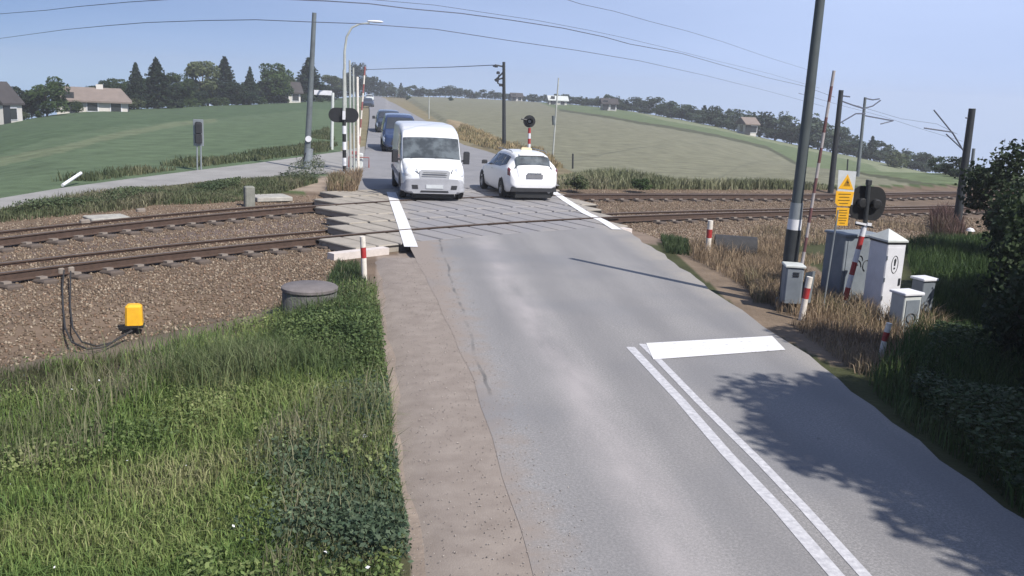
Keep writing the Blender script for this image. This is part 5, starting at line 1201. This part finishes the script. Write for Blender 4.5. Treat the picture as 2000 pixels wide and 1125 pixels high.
# foreground left
fp = [(-700, 760), (0, 735), (180, 715), (300, 690), (395, 655), (470, 640), (560, 622), (620, 590), (655, 540), (735, 548), (742, 640), (758, 760), (768, 900), (800, 1010), (825, 1130), (850, 1350), (-900, 1350)]
FPW = PP(fp, lambda a, b: G(a, b, -.26 if b < 760 and a < 700 else 0))
BARE = PP([(-200, 735), (120, 728), (300, 695), (390, 712), (230, 775), (-200, 800)], lambda a, b: G(a, b, -.25))
def fore(n):
    az = rng.uniform(-33, 1.5, n*3); r = rng.uniform(4.4**.5, 17**.5, n*3)**2; X = r*np.sin(np.radians(az)); Y = r*np.cos(np.radians(az)); k = inpoly(X, Y, FPW) & (X < EX(Y)+.07*np.sin(Y*3)+.05*np.sin(Y*8)+rng.normal(0, .05, len(X))); return X[k][:n], Y[k][:n]
def clump(cs, n, X0=-.05):
    X = []; Y = []
    for (px, py, sx_, sy_, wgt) in cs:
        g = G(px, py, -.1); m = int(n*wgt); X.append(rng.normal(g[0], sx_, m)); Y.append(rng.normal(g[1], sy_, m))
    X = np.concatenate(X); Y = np.concatenate(Y); k = (X < X0+EX(Y)+.05) & (near.st(X, Y)[0] < -4.2); return X[k], Y[k]
GREEN = [(.065, .115, .032), (.10, .165, .045), (.15, .215, .062), (.205, .25, .09), (.27, .27, .14)]
X, Y = fore(105000); bare = inpoly(X, Y, BARE)
dens = np.clip(.8+.45*smoothnoise(X, Y, 1.3, 9), .2, 1); dens = np.where(bare, .10, dens)*np.clip((-near.st(X, Y)[0]-4.6)/1.6, .12, 1); k = rng.random(len(X)) < dens
blades(X[k], Y[k], .07, .24, .010, GREEN, lean=1.1, hn=.6)
X, Y = fore(42000); k = (smoothnoise(X, Y, .62, 12)+.6*smoothnoise(X, Y, 1.7, 14) > -.05) & ~inpoly(X, Y, BARE) & (near.st(X, Y)[0] < -5.4)
leaves(X[k], Y[k], .20, .021, [(.08, .12, .042), (.125, .175, .058), (.18, .225, .08), (.235, .26, .115)], patch=.5, flat=.8)
X, Y = fore(15000); k = (smoothnoise(X, Y, .8, 21) > .1) & ~inpoly(X, Y, BARE); blades(X[k], Y[k], .25, .46, .008, [(.11, .13, .06), (.17, .18, .10), (.26, .24, .16)], lean=.5, name='tall_grass', patch=.4)
X, Y = clump([(700, 960, .28, .35, .3), (740, 1060, .22, .3, .25), (650, 1040, .3, .3, .15), (720, 820, .2, .4, .15), (600, 930, .2, .3, .15)], 15000); leaves(X, Y, .26, .022, [(.035, .065, .04), (.065, .10, .06), (.10, .14, .085), (.14, .18, .09)], sd=31, name='dark_weeds', flat=.9, patch=.3)
X, Y = clump([(650, 680, .35, .5, .3), (600, 720, .4, .4, .2), (700, 740, .25, .6, .25), (470, 760, .35, .3, .12), (690, 620, .22, .5, .13)], 17000); leaves(X, Y, .27, .022, [(.045, .075, .03), (.075, .115, .042), (.11, .155, .055), (.15, .19, .08)], sd=33, name='dark_weeds', flat=.9, patch=.35)
X, Y = clump([(660, 650, .4, .6, .5), (520, 720, .7, .5, .5)], 9000); blades(X, Y, .2, .5, .010, [(.05, .085, .03), (.08, .12, .045), (.14, .17, .08)], name='tall_grass', lean=.7)
X, Y = inpx([(640, 545), (660, 505), (700, 510), (720, 560), (730, 620), (640, 600)], 3500, G); k = X < -.3; blades(X[k], Y[k], .08, .24, .012, DKGR, name='grass')
# white daisies dotted through the grass
X, Y = fore(26); Z = terrain(X, Y); P = np.stack([X, Y, Z+rng.uniform(.15, .3, len(X))], 1); V, F = leaf_quads(P, .014, rng); tag(numesh('wild_flowers', V, F, M['cabwhite']), kind='stuff')
# scattered tufts in the ballast edge and gravel verge
X, Y = inpx([(-100, 740), (0, 690), (300, 660), (560, 585), (650, 540), (640, 620), (400, 700), (0, 770)], 7000, G); k = smoothnoise(X, Y, .7, 44) > .15; blades(X[k], Y[k], .06, .2, .011, [(.10, .10, .06), (.08, .1, .04), (.17, .15, .10)], name='grass')
# weed belt between the side road and the left tracks
BELT = [(-160, 432), (0, 416), (120, 397), (250, 380), (375, 364), (500, 356), (600, 348), (622, 360), (560, 378), (470, 392), (300, 400), (150, 425), (0, 445), (-160, 475)]
X, Y = inpx(BELT, 30000, lambda a, b: G(a, b, -.1)); k = (near.st(X, Y)[0] > 0) & (far.st(X, Y)[0] > 2.1); X, Y = X[k], Y[k]
blades(X, Y, .06, .24, .022, [(.06, .085, .04), (.10, .12, .06), (.15, .15, .09), (.21, .19, .13)], name='weeds', lean=.8, sd=51, hn=.7)
X, Y = inpx([(-160, 440), (0, 422), (250, 388), (400, 370), (470, 362), (470, 372), (300, 392), (0, 440)], 16000, lambda a, b: G(a, b, -.1)); k = (far.st(X, Y)[0] > 2.6) & (smoothnoise(X, Y, 1.3, 52) > -.25); leaves(X[k], Y[k], .22, .03, [(.055, .085, .04), (.07, .10, .05), (.11, .14, .07)], sd=52, name='weeds', flat=.8)
X, Y = inpx([(540, 352), (590, 318), (620, 318), (640, 345), (600, 362)], 1800, lambda a, b: G(a, b, 0)); leaves(X, Y, .40, .045, [(.05, .07, .04), (.08, .10, .06), (.11, .13, .08)], sd=53, name='weeds')
X, Y = inpx([(640, 372), (650, 350), (716, 340), (716, 368), (690, 374)], 2600, lambda a, b: G(a, b, 0)); k = X < -.9; blades(X[k], Y[k], .25, .55, .03, DRY, name='dry_grass')
# field edge along the side road
X, Y = inpx([(0, 384), (125, 364), (250, 345), (375, 329), (500, 315), (640, 298), (660, 285), (640, 250), (600, 268), (640, 280), (500, 298), (300, 325), (0, 372)], 9000); k = smoothnoise(X, Y, 2.1, 17) > -.3; blades(X[k], Y[k], .08, .3, .04, [(.06, .08, .04), (.09, .11, .055), (.14, .14, .08)], name='field_edge_grass')
# right verge: dry tall grass about the cabinets
DV = [(1330, 500), (1370, 520), (1440, 560), (1500, 600), (1550, 650), (1620, 700), (1680, 745), (1760, 740), (1830, 690), (1850, 640), (1800, 600), (1740, 570), (1690, 560), (1600, 540), (1530, 510), (1500, 470), (1400, 475)]
def rgt(X, Y): return (X > np.interp(Y, [p[1] for p in RE], [p[0] for p in RE])+.12)
X, Y = inpx(DV, 17000, lambda a, b: G(a, b, -.1)); k = rgt(X, Y) & (smoothnoise(X, Y, .8, 61) > -.55); X, Y = X[k], Y[k]
blades(X, Y, .10, .34, .011, DRY, name='dry_grass', lean=.8, sd=61, hn=.8)
X, Y = inpx([(1490, 470), (1530, 480), (1525, 600), (1470, 600), (1450, 540)], 6000, lambda a, b: G(a, b, -.1)); k = rgt(X, Y); blades(X[k], Y[k], .15, .42, .012, DRY, name='dry_grass', sd=62, lean=.7)
X, Y = inpx([(1290, 470), (1340, 470), (1350, 505), (1300, 500)], 1500, lambda a, b: G(a, b, -.1)); k = rgt(X, Y); blades(X[k], Y[k], .1, .22, .015, DKGR, name='grass', sd=64)
X, Y = inpx([(1330, 445), (1560, 430), (1800, 440), (1860, 470), (1780, 500), (1540, 520), (1400, 500)], 9000, lambda a, b: G(a, b, -.15)); k = near.st(X, Y)[0] < -2.6; k &= smoothnoise(X, Y, 1.1, 66) > -.1; blades(X[k], Y[k], .08, .25, .018, [(.26, .20, .13), (.33, .26, .18), (.18, .15, .09)], name='dry_grass', sd=66)
# green grass right of the cabinets and down to the frame corner
GV = [(1690, 760), (1760, 700), (1800, 620), (1770, 480), (1830, 470), (2050, 440), (2300, 500), (2300, 1300), (2050, 1080), (1900, 930), (1760, 835)]
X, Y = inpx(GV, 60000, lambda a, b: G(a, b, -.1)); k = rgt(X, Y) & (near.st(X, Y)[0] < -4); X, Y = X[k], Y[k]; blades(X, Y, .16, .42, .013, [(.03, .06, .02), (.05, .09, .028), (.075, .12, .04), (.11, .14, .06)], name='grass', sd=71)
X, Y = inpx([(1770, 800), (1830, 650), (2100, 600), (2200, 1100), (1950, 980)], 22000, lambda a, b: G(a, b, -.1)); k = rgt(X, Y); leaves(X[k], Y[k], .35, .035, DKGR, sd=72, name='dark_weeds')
# tall pale weeds beyond the far track
X, Y = inpx([(1088, 372), (1095, 345), (1200, 352), (1400, 358), (1560, 362), (1800, 370), (1950, 380), (1950, 386), (1700, 380), (1400, 371), (1200, 370)], 24000, lambda a, b: G(a, b, -.05)); k = far.st(X, Y)[0] > 2.2; X, Y = X[k], Y[k]
blades(X, Y, .10, .42, .035, [(.11, .13, .07), (.16, .175, .095), (.21, .215, .13), (.27, .255, .17)], name='tall_weeds', lean=.6, sd=81, hn=.9)
for px, wpx, h in ((1255, 44, .55), (1130, 46, .7)):
    g = G(px, 369); put_tree(g[0], g[1]+.3, -.05, wpx*.0187, h, 'bush' if px == 1255 else 'paleb', {1255: 'tallest dark leafy weed clump beyond the far rails', 1285: 'pale weed clump just right of the tallest dark one', 1130: 'pale weed clump near the slim post beyond the far rails', 1170: 'dark weed clump between two pale ones by the slim post', 1380: 'pale low weed clump beyond the rails above the striped post', 1440: 'dark low weed clump farthest right beyond the rails', 1106: 'small pale weed clump touching the right of the white car', 1330: 'middle pale weed clump beyond the far rails'}[px], 'weed clump', 'leafy weed clumps beyond the far rails', 'weed_clump')
X, Y = inpx([(880, 262), (905, 246), (985, 282), (1060, 300), (1100, 330), (1080, 330), (975, 296), (905, 275)], 6000); k = X > np.interp(Y, [30, 34, 42, 52, 58, 90, 190], [6.5, 6.6, 6.7, 5.9, 4.75, 4.2, 1.5])+.2; blades(X[k], Y[k], .12, .42, .05, [(.25, .2, .11), (.36, .28, .17), (.3, .25, .14), (.16, .15, .08)], name='dry_grass', sd=83)
# dark reddish scrub by the dark mast
X, Y = inpx([(1815, 425), (1850, 425), (1885, 460), (1850, 470), (1820, 450)], 1500, lambda a, b: G(a, b, -.15)); blades(X, Y, .3, .8, .02, [(.09, .05, .045), (.13, .08, .07), (.08, .07, .04)], name='scrub', sd=85)
# ---------------------------------------------------------------- trees just off the right edge that shade the road
def near_tree(x, y, R, h, n, lab, size=.06, name='roadside_tree', low=.25, cat='tree'):
    z = TZ(x, y); r = empty(name, (x, y, z), 0, lab, cat)
    q = np.random.default_rng(int(x*100+y*7)); nl = 38; C = []
    for _ in range(nl):
        a = q.uniform(0, 6.28); zz = q.uniform(low, .95); rr_ = math.sqrt(max(.03, 1-((zz-.58)/.5)**2))*q.uniform(.2, .85); C.append((math.cos(a)*rr_*R, math.sin(a)*rr_*R, zz*h, q.uniform(.2, .38)*R))
    C = np.array(C); k = q.integers(0, nl, n); c = C[k]; d = q.normal(size=(n, 3)); d /= np.linalg.norm(d, axis=1)[:, None]; P = c[:, :3]+d*c[:, 3:4]*(q.uniform(.3, 1.15, (n, 1))); P[:, 2] = np.maximum(P[:, 2], .05)
    V, F = leaf_quads(P, size, q); o = numesh('crown', V, F, M['leafN'], parent=r)
    b = MB(); b.tube([(0, 0, -.3), (.05, .03, h*.3), (-.04, .06, h*.6), (0, 0, h*.85)], .02*h+.03, 9, r1=.03)
    for c in C[:12]: b.tube([(0, 0, c[2]*.55), (c[0]*.5, c[1]*.5, c[2]*.75), (c[0], c[1], c[2])], .035, 6, r1=.012)
    b.build('trunk', M['bark'], r); return r
near_tree(9.75, 3.75, 2.9, 7.4, 85000, 'leafy roadside tree outside the right edge, throwing its shadow on the lane', .075)
near_tree(12.2, 7.2, 2.7, 6.6, 45000, 'second leafy tree behind the one shading the lane', .08)
near_tree(14.9, 12.0, 2.6, 5.6, 30000, 'third leafy tree off the right edge', .08)
near_tree(12.9, 15.9, 1.35, 2.7, 15000, 'dark leafy shrub at the right edge in front of the tracks', .05, 'roadside_shrub', .08, 'shrub')
near_tree(10.9, 13.3, 1.3, 2.1, 13000, 'dark leafy shrub at the right edge level with the cabinets', .05, 'roadside_shrub', .08, 'shrub')
near_tree(9.2, 11.2, 1.0, 1.5, 10000, 'low dark shrub at the right edge behind the leaning marker post', .045, 'roadside_shrub', .06, 'shrub')
near_tree(15.4, 20.2, 1.5, 3.0, 11000, 'tall dark shrub at the right edge beside the railway', .06, 'roadside_shrub', .08, 'shrub')
near_tree(8.2, 8.9, .9, 1.1, 12000, 'knee high dark shrub beside the shaded road edge', .04, 'roadside_shrub', .06, 'shrub')
near_tree(10.3, 7.7, 2.2, 6.0, 40000, 'leafy tree just outside the right edge shading the verge weeds', .08)
near_tree(10.0, 1.5, 2.7, 7.0, 60000, 'leafy tree nearest the camera, out of the frame at right', .09)
near_tree(11.2, 4.8, 2.5, 6.4, 45000, 'leafy tree standing between the nearest and second roadside trees', .09)
near_tree(10.2, 9.6, 1.3, 2.0, 15000, 'broad dark shrub in the shade at the lower right edge', .05, 'roadside_shrub', .06, 'shrub')
near_tree(11.9, 14.6, 1.2, 2.4, 14000, 'dark shrub at the right edge between the cabinets and the railway', .05, 'roadside_shrub', .06, 'shrub')
# a scrap of white litter on the grass edge
g = G(722, 884, -.02); o = MB().add([(-.02, -.015, .01), (.028, -.01, .03), (.02, .02, .015), (-.018, .026, .035), (0, 0, .05)], [(0, 1, 4), (1, 2, 4), (2, 3, 4), (3, 0, 4), (0, 3, 2, 1)]).build('litter', M['cabwhite']); o.location = (g[0]-.05, g[1], .12); tag(o, 'crumpled scrap of white litter at the edge of the grass', 'litter')

# ---------------------------------------------------------------- air
hz = MB(); hz.box((0, 0, -27), (1130, 1130, 82)); ho = hz.build('haze', None)
hm = bpy.data.materials.new('haze_air'); hm.use_nodes = True; n = hm.node_tree.nodes; n.remove(n['Principled BSDF']); pv = n.new('ShaderNodeVolumePrincipled')
pv.inputs['Color'].default_value = (.93, .95, .99, 1); pv.inputs['Density'].default_value = .0010; pv.inputs['Anisotropy'].default_value = .2
hm.node_tree.links.new(pv.outputs[0], n['Material Output'].inputs['Volume']); ho.data.materials.clear(); ho.data.materials.append(hm); tag(ho, kind='stuff')
